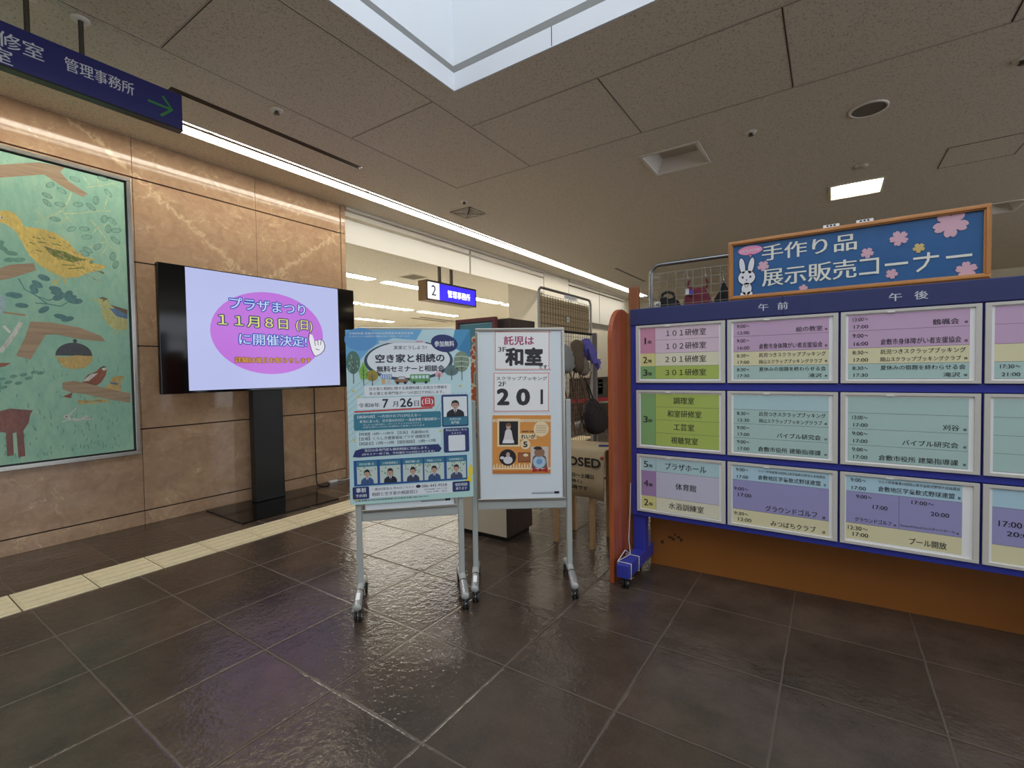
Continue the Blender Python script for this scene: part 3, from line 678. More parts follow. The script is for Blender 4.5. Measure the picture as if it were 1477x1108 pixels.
# ================================================================ television on its stand
t = thing('television', 'large flat television on a black floor stand showing a festival notice', 'television', (-4.065, 2.283, 0), 88.25)
zb, zt = 1.0, 1.975
MB().box(-.84, 0, zb, .84, .05, zt, M_GLOSSBLACK).build('cabinet', t, .004)
b = MB(); b.rect(-.833, zb+.014, .833, zt-.006, M_GLOSSBLACK, .0006)
S = SCREEN_STRENGTH
b.rect(-.662, zb+.02, .655, zt-.008, glow((196, 204, 250), S), .001)
b.ell(-.01, 1.494, .492, .356, glow((202, 122, 232), S), .0013, seg=48)
DB, WT = glow((46, 84, 190), S), glow((206, 222, 255), S)
def outl(body, x0, z0, x1, z1, fill, edge, bold=.012):
    b.text(body, x0, z0, x1, z1, edge, .0016, bold+.075); b.text(body, x0, z0, x1, z1, fill, .0020, bold)
outl('プラザまつり', -.352, 1.680, .305, 1.776, WT, DB)
outl('１１月８日', -.44, 1.538, .135, 1.628, glow((236, 232, 130), S), glow((52, 70, 120), S)); outl('(日)', .215, 1.528, .372, 1.630, glow((236, 232, 130), S), glow((52, 70, 120), S))
outl('に開催決定!', -.284, 1.388, .312, 1.484, WT, DB)
outl('詳細は後日お知らせします', -.324, 1.236, .35, 1.284, glow((236, 176, 66), S), glow((120, 70, 60), S), .012)
hand = [(.345, 1.512), (.372, 1.500), (.392, 1.44), (.425, 1.452), (.46, 1.462), (.484, 1.44), (.496, 1.40), (.486, 1.36), (.45, 1.325), (.40, 1.303), (.384, 1.315), (.362, 1.36), (.348, 1.41), (.337, 1.46)]
b.poly([((x-.415)*1.1+.415, (z-1.40)*1.07+1.40) for x, z in hand], glow((30, 30, 40), S), .0024); b.poly(hand, glow((240, 240, 250), S), .0027)
for a in ([(.392, 1.44), (.40, 1.40)], [(.425, 1.452), (.43, 1.405)], [(.46, 1.462), (.455, 1.41)], [(.40, 1.37), (.44, 1.36)]): b.line(a, .006, glow((30, 30, 40), S), .003)
b.build('screen', t)
MB().box(-.12, .05, 1.15, .14, .11, 1.7, M_BLACK).build('wall_bracket', t)
MB().box(-.135, .11, .012, .128, .19, 1.75, M_BLACK).build('column', t, .004)
MB().box(-.475, -.375, 0, .36, .262, .010, mat('dark_glass_base', (20, 19, 19), .12, var=0)).build('base_plate', t, .003)
o = tag(MB().tube([(-4.335, 2.842, 1.02), (-4.338, 2.845, .75), (-4.333, 2.838, .4), (-4.336, 2.842, .12), (-4.32, 2.835, .03), (-4.27, 2.82, .006), (-4.2, 2.86, .005), (-4.24, 2.92, .006), (-4.28, 2.95, .012)], .0055, M_RUBBER, 8).build('power_cable'), 'black power cable hanging down the stone wall from the television', 'cable')
t = thing('extension_lead', 'white extension lead lying on the floor at the foot of the stone wall', 'extension cord', (-4.29, 3.0, 0), 90)
MB().box(-.05, -.018, .0, .05, .018, .026, M_PLASTIC).build('socket_block', t, .006)
MB().tube([(.05, 0, .012), (.13, -.01, .006), (.3, .02, .005), (.6, -.03, .005), (1.0, .02, .005), (1.6, 0, .005)], .005, M_PLASTIC, 8).build('cord', t)

# ================================================================ mobile whiteboards
def caster(b, x, y, r=.024):
    for dx in (-.012, .006): b.lathe([(r*.35, dx-.001), (r, dx), (r, dx+.010), (r*.35, dx+.011)], (x, y, r), (1, 0, 0), M_RUBBER, 16)
    b.lathe([(0, -.014), (r*.35, -.014), (r*.35, .018), (0, .018)], (x, y, r), (1, 0, 0), M_STEEL, 10)
    b.tube([(x, y+.006, r*1.5), (x, y+.010, r*2+.012)], .010, M_GREYPAINT, 10)
def whiteboard(label, loc, rz):
    t = thing('mobile_whiteboard', label, 'whiteboard', loc, rz, 'mobile whiteboards on casters')
    MB().box(-.218, -.012, .470, .218, .010, 1.345, M_BOARD).build('writing_surface', t)
    b = MB()
    for a in ((-.230, .458, .230, .474), (-.230, 1.341, .230, 1.357), (-.230, .474, -.214, 1.341), (.214, .474, .230, 1.341)): b.box(a[0], -.018, a[1], a[2], .014, a[3], M_STEEL)
    b.build('board_frame', t, .003)
    b = MB(); b.rect(.05, .493, .165, .497, ink((120, 126, 130)), .0128); b.rect(.05, .500, .165, .5015, ink((120, 126, 130)), .0128); b.rect(.168, .492, .195, .504, ink((30, 32, 36)), .0128); b.build('maker_label', t)
    MB().box(-.232, -.012, .415, .232, .012, .458, M_GREYPAINT).build('crossbar', t, .004)
    for s in (-1, 1):
        p = MB(); x = s*.2475; p.box(x-.014, -.011, .085, x+.014, .011, .985, M_GREYPAINT); p = p.build('post', t, .005)
        f = MB(); f.tube([(x, -.15, .068), (x, -.02, .100), (x, .02, .102), (x, .15, .070)], [.017, .018, .018, .017], M_GREYPAINT, 14); f = f.build('foot', t)
        c = MB(); c.tube([(x, -.158, .067), (x, -.060, .090)], .0195, mat('metallic_sleeve', (186, 188, 190), .3, .6, var=.03), 14); c.lathe([(.0195, 0), (.017, .006), (.010, .010), (0, .011)], (x, -.158, .067), (0, -1, -.23), M_GREYPAINT, 14); c.tube([(x, -.062, .0895), (x, -.055, .091)], .0205, M_DSTEEL, 14); c.build('end_sleeve', f)
        if s < 0: MB().add([(x-.009, -.136, .0925), (x+.009, -.136, .0925), (x+.009, -.088, .1035), (x-.009, -.088, .1035)], [(0, 1, 2, 3)], M_PAPER).build('sticker', f)
        for y in (-.148, .148): k = MB(); caster(k, x, y); k.build('caster', t)
    return t
whiteboard('left mobile whiteboard on casters, carrying the big seminar poster', (-1.73, 1.647, 0), 45.4)
whiteboard('right mobile whiteboard on casters, carrying two white notices and an orange sheet', (-1.342, 2.065, 0), 36.1)

# ---- seminar poster
def portrait(b, x0, z0, x1, z1, d, hair=(28, 26, 28), suit=(40, 46, 62), bgc=None, glasses=False):
    w, h = x1-x0, z1-z0; cx = (x0+x1)/2
    if bgc: b.rect(x0, z0, x1, z1, ink(bgc), d)
    SK = ink((196, 158, 138)); d += .0002
    b.poly([(cx-.38*w, z0), (cx+.38*w, z0), (cx+.36*w, z0+.20*h), (cx+.25*w, z0+.31*h), (cx+.09*w, z0+.38*h), (cx-.09*w, z0+.38*h), (cx-.25*w, z0+.31*h), (cx-.36*w, z0+.20*h)], ink(suit), d)
    b.poly([(cx-.09*w, z0+.38*h), (cx, z0+.12*h), (cx+.09*w, z0+.38*h)], ink((226, 228, 232)), d+.0001)
    b.poly([(cx-.02*w, z0+.33*h), (cx-.03*w, z0+.13*h), (cx, z0+.06*h), (cx+.03*w, z0+.13*h), (cx+.02*w, z0+.33*h)], ink((60, 64, 96)), d+.0002)
    b.rect(cx-.06*w, z0+.34*h, cx+.06*w, z0+.46*h, SK, d+.0002)
    b.ell(cx, z0+.62*h, .165*w, .2*h, ink(hair), d+.0003); b.ell(cx, z0+.57*h, .14*w, .17*h, SK, d+.0004)
    for sx in (-1, 1):
        b.ell(cx+sx*.16*w, z0+.56*h, .02*w, .035*h, SK, d+.0003, seg=10); b.ell(cx+sx*.055*w, z0+.585*h, .018*w, .012*h, ink(hair), d+.0006, seg=10)
        if glasses: b.ell(cx+sx*.058*w, z0+.582*h, .045*w, .034*h, ink(hair), d+.0006, seg=14, hollow=.8)
    b.poly([(cx-.145*w, z0+.64*h), (cx-.06*w, z0+.68*h), (cx+.07*w, z0+.67*h), (cx+.145*w, z0+.63*h), (cx+.13*w, z0+.76*h), (cx, z0+.82*h), (cx-.13*w, z0+.77*h)], ink(hair), d+.0005)
    b.line([(cx, z0+.575*h), (cx+.012*w, z0+.525*h), (cx-.005*w, z0+.52*h)], .008*w, ink((166, 122, 104)), d+.0006)
    b.line([(cx-.045*w, z0+.478*h), (cx, z0+.462*h), (cx+.045*w, z0+.478*h)], .016*w, ink((160, 96, 90)), d+.0006)
M_POSTER = mat('glossy_poster_paper', (190, 220, 224), .22, var=.05, scale=7)
b = MB(); b.box(0, 0, 0, .594, .0012, .841, M_POSTER); K = ink
NV, TE, INK, WH = K((42, 54, 108)), K((58, 126, 146)), K((44, 48, 66)), K((226, 232, 236))
D = [0.0002*i for i in range(1, 14)]
b.poly([(.0, .66), (.0, .841), (.36, .841), (.33, .79), (.22, .80), (.12, .76), (.05, .68)], K((110, 172, 214)), D[0]); b.ell(.07, .795, .075, .055, K((94, 152, 204)), D[1])
b.poly([(.52, .841), (.594, .841), (.594, .70), (.50, .76)], K((76, 150, 190)), D[0]); b.poly([(.594, .841), (.594, .70), (.535, .745)], K((64, 132, 178)), D[1])
for i in range(9): b.line([(.0, .30+.03*i), (.15, .42+.03*i)], .0016, K((120, 168, 176)), D[0])
for i in range(7): b.line([(.39+.02*i, .40), (.47+.02*i, .53)], .0016, K((120, 168, 176)), D[0])
b.poly([(0, 0), (.594, 0), (.594, .16), (.45, .05), (.2, .03)], K((184, 222, 214)), D[0])
b.ell(.582, .132, .012, .03, K((238, 212, 62)), D[1]); b.ell(.57, .088, .018, .018, K((238, 212, 62)), D[1]); b.ell(.03, .04, .02, .02, K((240, 226, 120)), D[1])
b.ell(.294, .690, .212, .098, K((60, 76, 98)), D[1], seg=48); b.ell(.294, .694, .198, .088, WH, D[2], seg=48)
b.text('令和8年度 倉敷市市民企画提案事業採択事業', .016, .8185, .318, .829, WH, D[3], .01); b.text('（このセミナーは倉敷市の補助を受けて開催しております）', .016, .805, .300, .8135, WH, D[3])
b.rrect(.153, .776, .375, .788, K((200, 206, 214)), D[3], .003); b.text('NEW', .33, .779, .362, .786, K((214, 70, 120)), D[4], .02)
b.text('実家どうしよう?', .222, .745, .380, .764, INK, D[3], .015)
b.text('空き家と相続の', .136, .682, .464, .722, INK, D[3], .03); b.text('無料セミナーと相談会', .140, .636, .462, .666, INK, D[3], .025)
b.ell(.466, .773, .066, .043, NV, D[4], -10); b.text('参加無料', .418, .757, .514, .785, WH, D[5], .02)
def tree(x0, z0, x1, z1, c, trunk=(96, 92, 84), shape='e', bands=()):
    cx = (x0+x1)/2; h = z1-z0; b.line([(cx, z0), (cx, z1-.2*h)], .004, K(trunk), D[4])
    if shape == 'e': b.ell(cx, z0+.66*h, (x1-x0)/2, .36*h, K(c), D[3])
    else: b.poly([(cx, z1), (x1, z0+.62*h), (cx+.3*(x1-x0), z0+.25*h), (cx-.3*(x1-x0), z0+.25*h), (x0, z0+.62*h)], K(c), D[3])
    for q in (.4, .55): b.line([(cx, z0+q*h), (cx+.25*(x1-x0), z0+(q+.12)*h)], .002, K(trunk), D[4]); b.line([(cx, z0+q*h), (cx-.25*(x1-x0), z0+(q+.12)*h)], .002, K(trunk), D[4])
tree(.0, .585, .064, .737, (84, 120, 108)); tree(.056, .575, .100, .688, (132, 186, 84), shape='l'); tree(.09, .572, .146, .645, (158, 142, 62)); tree(.464, .59, .533, .664, (98, 124, 124)); tree(.418, .592, .454, .635, (226, 178, 184)); tree(.51, .588, .588, .73, (128, 148, 124))
for i, q in enumerate((.655, .68, .705)): b.line([(.515, q), (.548, q+.004), (.584, q-.002)], .003, K((206, 222, 210)), D[5])
for i in range(14): b.ell(.012+.045*rr.random(), .65+.07*rr.random(), .0022, .0022, K((206, 222, 210)), D[5], seg=8)
b.rect(.156, .604, .210, .626, K((126, 152, 196)), D[3]); b.rect(.162, .580, .178, .603, K((214, 170, 120)), D[3]); b.rect(.186, .580, .204, .603, K((196, 196, 200)), D[3])
for i in range(5): b.rect(.158+.0105*i, .606, .163+.0105*i, .624, K((206, 214, 226)), D[4])
b.rrect(.222, .583, .286, .600, K((150, 112, 84)), D[3], .006); b.poly([(.232, .600), (.242, .613), (.270, .613), (.278, .600)], K((150, 112, 84)), D[3]); b.poly([(.238, .601), (.245, .610), (.266, .610), (.272, .601)], K((190, 214, 226)), D[4])
b.rrect(.296, .583, .392, .623, K((98, 156, 92)), D[3], .005); 
for i in range(5): b.rect(.302+.0175*i, .602, .315+.0175*i, .617, K((204, 226, 230)), D[4])
for x in (.236, .272, .315, .372): b.ell(x, .583, .0075, .0075, K((50, 54, 62)), D[5], seg=14)
b.rrect(.079, .520, .492, .572, WH, D[2], .006)
b.text('空き家と相続に関する基礎知識とお役立ち情報を', .102, .5495, .474, .5645, INK, D[3], .01); b.text('各士業と各専門家が一つの窓口で対応します。', .102, .5265, .458, .5415, INK, D[3], .01)
b.rect(.045, .4585, .345, .5125, WH, D[2])
b.text('令和8年', .05, .468, .149, .489, INK, D[3], .012); b.text('7', .163, .464, .189, .505, INK, D[3], .02); b.text('月', .210, .467, .235, .493, INK, D[3], .015); b.text('26', .246, .465, .304, .506, INK, D[3], .02); b.text('日', .313, .467, .335, .493, INK, D[3], .015)
b.line([(.03, .448), (.40, .456)], .007, K((196, 60, 62)), D[2]); b.rrect(.344, .461, .411, .512, K((198, 58, 62)), D[3], .01); b.text('(日)', .350, .471, .404, .502, WH, D[4], .02)
b.rrect(.027, .358, .441, .438, TE, D[2], .008); b.text('【講演内容】 ~片付けのプロが伝える~', .044, .4155, .343, .430, WH, D[3], .012); b.text('本当にあった、空き家の片付け ~事前準備で徹底解決~', .053, .3935, .434, .408, WH, D[3], .012); b.text('ほんとうに困る前に、ポイントアップでわかりやすく', .069, .380, .345, .388, WH, D[3]); b.text('お持ち帰りいただける資料もご用意しております', .069, .368, .36, .376, WH, D[3])
b.rect(.037, .276, .438, .350, K((206, 226, 230)), D[2]); b.text('【時間】10時~11時半 【定員】 先着順60名', .05, .3315, .378, .347, INK, D[3], .01); b.text('【会場】くらしき健康福祉プラザ 視聴覚室', .05, .3085, .383, .3255, INK, D[3], .012); b.text('【相談会】12時~13時 【個別相談】 13時~17時', .05, .285, .412, .302, INK, D[3], .012)
b.rect(.092, .310, .102, .345, K((206, 66, 70)), D[2])
b.poly([(.017, .232), (.045, .228), (.43, .236), (.441, .252), (.425, .274), (.06, .27), (.03, .262)], NV, D[2]); b.text('当日は各専門家も個別相談に対応します。', .073, .2535, .376, .267, WH, D[3], .012); b.text('(尚セミナー終了後、予約優先での対応となります)', .06, .2345, .405, .247, WH, D[3], .01)
b.rrect(.445, .358, .577, .518, K((38, 66, 118)), D[2], .008); b.rect(.454, .408, .571, .508, WH, D[3]); portrait(b, .454, .408, .571, .508, D[4], (34, 30, 30), (32, 34, 42), None, True); b.rect(.452, .366, .572, .405, TE, D[3]); b.text('片付けの', .484, .389, .538, .402, WH, D[4], .012); b.text('専門家', .490, .371, .531, .385, WH, D[4], .012)
b.rrect(.451, .229, .578, .351, NV, D[2], .008); b.text('申込みはこちら', .463, .3355, .567, .347, WH, D[3], .012); b.text('↓↓↓↓', .49, .321, .54, .331, WH, D[3]); b.rrect(.475, .236, .558, .315, WH, D[3], .006)
b.rect(.02, .089, .565, .213, K((34, 84, 148)), D[2]); caps = ['司法書士', '土地家屋調査士', '税理士', '不動産コンサル', '宅地建物取引士']
for i, (x0, x1) in enumerate(((.034, .129), (.141, .239), (.250, .346), (.353, .450), (.463, .559))):
    b.rect(x0, .098, x1, .208, K((196, 210, 204)), D[3]); b.rect(x0, .182, x1, .208, TE, D[4]); b.text(caps[i], x0+.012, .189, x1-.012, .200, WH, D[5], .01)
    for k in range(16): b.ell(x0+.006+(x1-x0-.012)*rr.random(), .135+.045*rr.random(), .005, .003, K((128, 164, 112)), D[4], rr.uniform(0, 180), 8)
    portrait(b, x0+.008, .098, x1-.008, .184, D[5], (32, 30, 32), [(64, 92, 140), (34, 38, 52), (60, 66, 88), (58, 84, 130), (70, 80, 110)][i])
b.rect(.09, .028, .489, .082, WH, D[2]); b.rrect(.012, .026, .088, .086, NV, D[3], .006); b.text('事前', .028, .058, .074, .080, WH, D[4], .02); b.text('予約制', .025, .035, .076, .050, WH, D[4], .015)
b.text('一般社団法人', .100, .063, .198, .076, INK, D[3], .01); b.text('申込はこちら→', .203, .064, .300, .075, INK, D[3], .008); b.ell(.322, .070, .012, .008, INK, D[3]); b.text('086-442-9558', .338, .062, .462, .0765, INK, D[3], .008)
b.text('相続と空き家の相談窓口', .101, .036, .315, .054, INK, D[3], .015); b.text('【受付時間】9:00~17:00', .351, .0475, .462, .056, INK, D[3]); b.text('休み:日曜・祝日', .361, .035, .46, .043, INK, D[3])
b.rrect(.490, .030, .576, .081, NV, D[3], .006); b.text('個別相談', .503, .058, .565, .073, WH, D[4], .015); b.text('承ります', .506, .038, .562, .053, WH, D[4], .015)
b.text('共催:倉敷市市民局地域振興課 (空き家担当課) 086-426-3531', .022, .0125, .369, .023, INK, D[3], .01)
for cx, cz in ((.028, .312), (.436, .338), (.03, .55), (.05, .52), (.54, .56)): b.poly([(cx+(.009 if k % 2 == 0 else .004)*math.sin(math.pi*k/5), cz+(.009 if k % 2 == 0 else .004)*math.cos(math.pi*k/5)) for k in range(10)], K((226, 206, 96)), D[3])
o = b.build('seminar_poster'); o.matrix_world = Matrix.Translation((-1.73, 1.647, 0)) @ Matrix.Rotation(math.radians(45.4), 4, 'Z') @ Matrix.Translation((-.283, -.021, .503)) @ Matrix.Rotation(math.radians(-.25), 4, 'Y')
tag(o, 'large pale blue seminar poster taped to the left mobile whiteboard', 'poster')
# ---- notices on the second whiteboard
M_WB2 = Matrix.Translation((-1.342, 2.065, 0)) @ Matrix.Rotation(math.radians(36.1), 4, 'Z')
def on_board(o, x, z, rot=0, lift=.0135): o.matrix_world = M_WB2 @ Matrix.Translation((x, -lift, z)) @ Matrix.Rotation(math.radians(rot), 4, 'Y')
PK, RD, DK = K((172, 60, 104)), K((200, 72, 66)), K((52, 50, 56))
def notice(w, h):
    b = MB(); b.box(0, 0, 0, w, .001, h, M_PAPER); z = .006
    for q in range(int(w/.009)): b.line([(.005+q*.009, z if q % 2 else z-.003), (.005+(q+1)*.009, z-.003 if q % 2 else z)], .0028, RD, .0003); b.line([(.005+q*.009, h-z+(.003 if q % 2 else 0)), (.005+(q+1)*.009, h-z+(0 if q % 2 else .003))], .0028, RD, .0003)
    for q in range(int(h/.009)): b.line([(z-(.003 if q % 2 else 0), .005+q*.009), (z-(0 if q % 2 else .003), .005+(q+1)*.009)], .0028, RD, .0003); b.line([(w-z+(.003 if q % 2 else 0), .005+q*.009), (w-z+(0 if q % 2 else .003), .005+(q+1)*.009)], .0028, RD, .0003)
    return b
b = notice(.288, .202); b.text('託児は', .050, .131, .204, .176, PK, .0006, .02); b.text('3F', .020, .095, .060, .120, DK, .0006, .012); b.text('和室', .060, .026, .248, .114, DK, .0006, .045); b.text('です', .228, .008, .274, .027, DK, .0006, .02)
o = b.build('paper_notice'); on_board(o, -.134, 1.141, .8); tag(o, 'upper white notice with pink and black lettering on the right mobile whiteboard', 'notice')
b = notice(.292, .206); b.text('スクラップブッキング', .016, .164, .280, .184, DK, .0006, .01); b.text('2F', .026, .134, .066, .157, DK, .0006, .012); b.text('2', .024, .040, .078, .117, DK, .0006, .045); b.text('0', .125, .038, .185, .117, DK, .0006, .045); b.rect(.245, .040, .258, .116, DK, .0006)
o = b.build('paper_notice'); on_board(o, -.143, .925, .8); tag(o, 'lower white notice with large number 201 on the right mobile whiteboard', 'notice')
b = MB(); M_SCRAP = mat('orange_card', (222, 150, 72), .6, var=.08, scale=25); b.box(0, 0, 0, .302, .003, .303, M_SCRAP)
CR, BRW = K((240, 218, 176)), K((132, 78, 48)); e = .0004
b.rect(0, .272, .302, .282, CR, e)
for i in range(20): b.ell(.0075+.0151*i, .272, .0075, .005, CR, e, seg=10)
b.rect(0, .022, .302, .030, CR, e); b.rect(0, .0, .302, .016, K((206, 122, 52)), e)
for i in range(14): b.line([(.008+.0145*i, .03), (.008+.0145*i, .046+.006*(i % 2))], .007, CR, e)
b.rect(.024, .140, .142, .286, CR, 2*e); b.rect(.034, .150, .132, .272, K((34, 32, 38)), 3*e)
b.poly([(.050, .158), (.112, .158), (.104, .19), (.098, .222), (.090, .232), (.074, .232), (.066, .222), (.060, .19)], K((222, 216, 214)), 4*e); b.ell(.082, .245, .012, .016, K((198, 168, 150)), 5*e); b.ell(.082, .255, .013, .009, K((120, 90, 70)), 6*e); b.ell(.082, .168, .03, .010, K((236, 236, 236)), 5*e)
b.ell(.252, .232, .039, .040, CR, 2*e); 
for i in range(5): b.line([(.225, .25-.009*i), (.279, .25-.009*i)], .0016, BRW, 3*e)
b.text('meet me', .152, .215, .212, .224, K((80, 60, 50)), 2*e, .02); b.rect(.142, .178, .228, .208, CR, 2*e); b.text('れいが', .148, .182, .222, .204, DK, 3*e, .03)
b.ell(.170, .152, .026, .026, CR, 2*e); b.text('5', .160, .138, .180, .166, DK, 3*e, .03)
b.ell(.078, .084, .044, .043, K((36, 34, 42)), 2*e); b.ell(.080, .070, .024, .02, K((220, 218, 220)), 3*e); b.ell(.080, .098, .010, .013, K((198, 168, 150)), 3*e); b.ell(.05, .082, .012, .008, K((220, 218, 220)), 3*e)
b.rect(.132, .058, .196, .110, BRW, 2*e); b.rect(.137, .063, .191, .105, K((162, 98, 62)), 3*e); b.ell(.172, .096, .013, .008, CR, 4*e)
b.rect(.198, .020, .290, .140, K((206, 198, 192)), 2*e); b.poly([(.202, .028), (.286, .028), (.276, .088), (.262, .098), (.224, .098), (.21, .086)], K((116, 96, 84)), 3*e); b.ell(.244, .108, .027, .024, K((150, 112, 88)), 4*e); b.ell(.243, .060, .033, .032, K((176, 202, 220)), 4*e); b.ell(.243, .062, .016, .015, K((120, 158, 200)), 5*e); b.ell(.235, .132, .022, .009, K((52, 44, 42)), 5*e)
b.poly([(.208, .006), (.208, .032), (.246, .016)], K((176, 40, 44)), 5*e); b.poly([(.286, .006), (.286, .032), (.246, .016)], K((176, 40, 44)), 5*e); b.ell(.247, .018, .008, .008, K((150, 28, 34)), 6*e)
o = b.build('scrapbook_page'); on_board(o, -.152, .605, 1.0, .016); tag(o, 'orange scrapbook page with pasted photos on the right mobile whiteboard', 'scrapbook page')
# ================================================================ blue room-schedule board
M_FRBLUE = mat('royal_blue_enamel', (52, 60, 158), .35, var=.03); M_NAVY = mat('navy_vinyl', (48, 54, 104), .45, var=.06, scale=12, bump=.05)
M_HOLD = mat('grey_white_holder', (204, 200, 192), .35, var=.02)
nb = thing('schedule_board', 'long blue wheeled board of room timetables in front of the orange partition', 'notice board', (0, 2.55, 0))
BX0, BX1, BZ0, BZ1 = -.922, .972, .322, 1.463
cols = [(-.890, -.437), (-.427, .025), (.034, .483), (.492, .944)]; rws = [(1.060, 1.371), (.702, 1.020), (.352, .668)]
b = MB(); b.box(BX0, .012, BZ0, BX1, .055, BZ1, M_FRBLUE)
b.box(BX0, 0, BZ0, -.893, .012, BZ1, M_FRBLUE); b.box(.947, 0, BZ0, BX1, .012, BZ1, M_FRBLUE)
for z0, z1 in ((BZ0, .349), (.671, .699), (1.023, 1.057)): b.box(-.893, 0, z0, .947, .012, z1, M_FRBLUE)
b.build('board_frame', nb, .003)
b = MB(); b.box(BX0-.002, -.006, 1.376, -.19, .058, BZ1+.002, M_NAVY); b.box(-.19, -.004, 1.376, BX1+.002, .058, BZ1+.002, M_NAVY); b.build('header_cover', nb, .003)
M_HL = ink((206, 210, 220))
for s, x in (('午', -.290), ('前', -.210), ('午', .200), ('後', .282), ('夜', .66), ('間', .74)): MB().text(s, x, 1.404, x+.042, 1.438, M_HL, .0066, .016).build('header_lettering', nb)
C = dict(pink=(208, 146, 172), pale=(222, 198, 212), purple=(202, 170, 200), yellow=(226, 219, 178), paleyellow=(228, 224, 198), teal=(178, 206, 200), green=(140, 178, 96), lime=(176, 196, 100), lblue=(182, 214, 228), lav=(158, 155, 200), lgrey=(200, 198, 216), aqua=(182, 212, 216), mauve=(168, 138, 180), pyel=(222, 214, 146), grn=(136, 176, 116))
def panel(ci, ri, draw):
    x0, x1 = cols[ci]; z0, z1 = rws[ri]; W, H = x1-x0, z1-z0
    b = MB(); w = .012
    for a in ((x0, z0, x1, z0+w), (x0, z1-w, x1, z1), (x0, z0+w, x0+w+.006, z1-w), (x1-w-.006, z0+w, x1, z1-w)): b.box(a[0], -.012, a[1], a[2], .0, a[3], M_HOLD)
    b.box(x0+.16, -.0135, z1-w-.002, x0+.185, -.012, z1-w+.005, M_PLASTIC)
    h = b.build('timetable_holder', nb, .0015)
    b = MB(); b.box(x0+w, -.005, z0+w, x1-w, -.001, z1-w, M_PAPER)
    R = lambda u0, v0, u1, v1, c: b.rect(x0+u0*W, z1-v1*H, x0+u1*W, z1-v0*H, ink(C[c], .35), .0054)
    def T(s, u0, v0, u1, v1, bold=.011):
        if s.endswith('~'):   # the wave dash gets its own short box after the digits
            um = u0+(u1-u0)*.70; vm = (v0+v1)/2; b.text('~', x0+(um+.008)*W, z1-(vm+.012)*H, x0+u1*W, z1-(vm-.012)*H, ink((44, 44, 50), .4), .0062, bold); s, u1 = s[:-1], um
        b.text(s, x0+u0*W, z1-v1*H, x0+u1*W, z1-v0*H, ink((44, 44, 50), .4), .0062, bold)
    L = lambda u0, v0, u1, v1: b.line([(x0+u0*W, z1-v0*H), (x0+u1*W, z1-v1*H)], .0011, ink((96, 92, 100), .4), .0058)
    draw(R, T, L); b.build('timetable_sheet', h)
def floors(cells, names):
    def d(R, T, L):
        for v0, v1, c, n in cells: R(.05, v0, .23, v1, c); T(n, (.105 if n == '1' else .085), (v0+v1)/2-.055, (.120 if n == '1' else .135), (v0+v1)/2+.055, .012); T('階', .145, (v0+v1)/2-.005, .19, (v0+v1)/2+.05)
        for v0, v1, c, s, u0, u1 in names: R(.23, v0, .935, v1, c); T(s, u0, (v0+v1)/2-.058, u1, (v0+v1)/2+.055); L(.23, v1, .935, v1)
        L(.23, names[0][0], .23, names[-1][1])
    return d
panel(0, 0, floors([(.05, .49, 'pink', '1'), (.49, .71, 'pyel', '2'), (.71, .935, 'grn', '3')], [(.05, .265, 'pale', '１０１研修室', .36, .80), (.265, .49, 'pale', '１０２研修室', .36, .80), (.49, .71, 'paleyellow', '２０１研修室', .35, .80), (.71, .935, 'lime', '３０１研修室', .35, .80)]))
panel(0, 1, floors([(.06, .94, 'grn', '3')], [(.06, .28, 'lime', '調理室', .44, .67), (.28, .50, 'lime', '和室研修室', .37, .75), (.50, .72, 'lime', '工芸室', .44, .67), (.72, .94, 'lime', '視聴覚室', .41, .71)]))
panel(0, 2, floors([(.06, .28, 'aqua', '5'), (.28, .72, 'mauve', '4'), (.72, .95, 'pyel', '2')], [(.06, .28, 'aqua', 'プラザホール', .34, .80), (.28, .72, 'lgrey', '体育館', .46, .69), (.72, .95, 'paleyellow', '水浴訓練室', .38, .77)]))
SC = [('託児つきスクラップブッキング', .31, .90), ('岡山スクラップブッキングクラブ', .31, .87)]
def rowsd(rows):
    def d(R, T, L):
        for v0, v1, c, t1, t2, names in rows:
            R(.06, v0, .925, v1, c); L(.06, v1, .925, v1); h = v1-v0
            if t1: T(t1, .095, v0+.17*h, .215, v0+.40*h); T(t2, .105, v0+.64*h, .215, v0+.86*h)
            for k, (s, u0, u1) in enumerate(names):
                if len(names) == 1: T(s, u0, v0+.52*h, u1, v0+.86*h)
                else: T(s, u0, v0+(.12 if k == 0 else .60)*h, u1, v0+(.42 if k == 0 else .88)*h)
            if names: T('様', .89, v0+.70*h, .912, v0+.84*h)
    return d
M1 = lambda n, t1, t2: [(.05, .27, 'purple', t1, t2, n), (.27, .51, 'purple', '9:00~', '16:00', [('倉敷市身体障がい者支援協会', .31, .87)]), (.51, .73, 'yellow', '8:30~', '17:00', SC), (.73, .94, 'teal', '8:30~', '17:30', [('夏休みの宿題を終わらせる会', .31, .90), ('滝沢', .755, .865)])]
panel(1, 0, rowsd(M1([('絵の教室', .645, .87)], '9:00~', '12:00'))); panel(2, 0, rowsd(M1([('鶴颯会', .68, .855)], '13:00~', '17:00')))
B2 = [(.50, .72, 'teal', '9:00~', '17:00', [('バイブル研究会', .475, .86)]), (.72, .94, 'teal', '9:00~', '17:00', [('倉敷市役所 建築指導課', .30, .86)])]
panel(1, 1, rowsd([(.06, .28, 'aqua', '', '', []), (.28, .50, 'teal', '8:30~', '12:30', SC)]+B2)); panel(2, 1, rowsd([(.06, .28, 'teal', '', '', []), (.28, .50, 'teal', '13:00~', '17:00', [('刈谷', .755, .865)])]+B2))
BB = [('マルイ杯争奪第54回岡山県学童軟式野球大会抽選会', .30, .90), ('倉敷地区学童軟式野球連盟', .30, .86)]
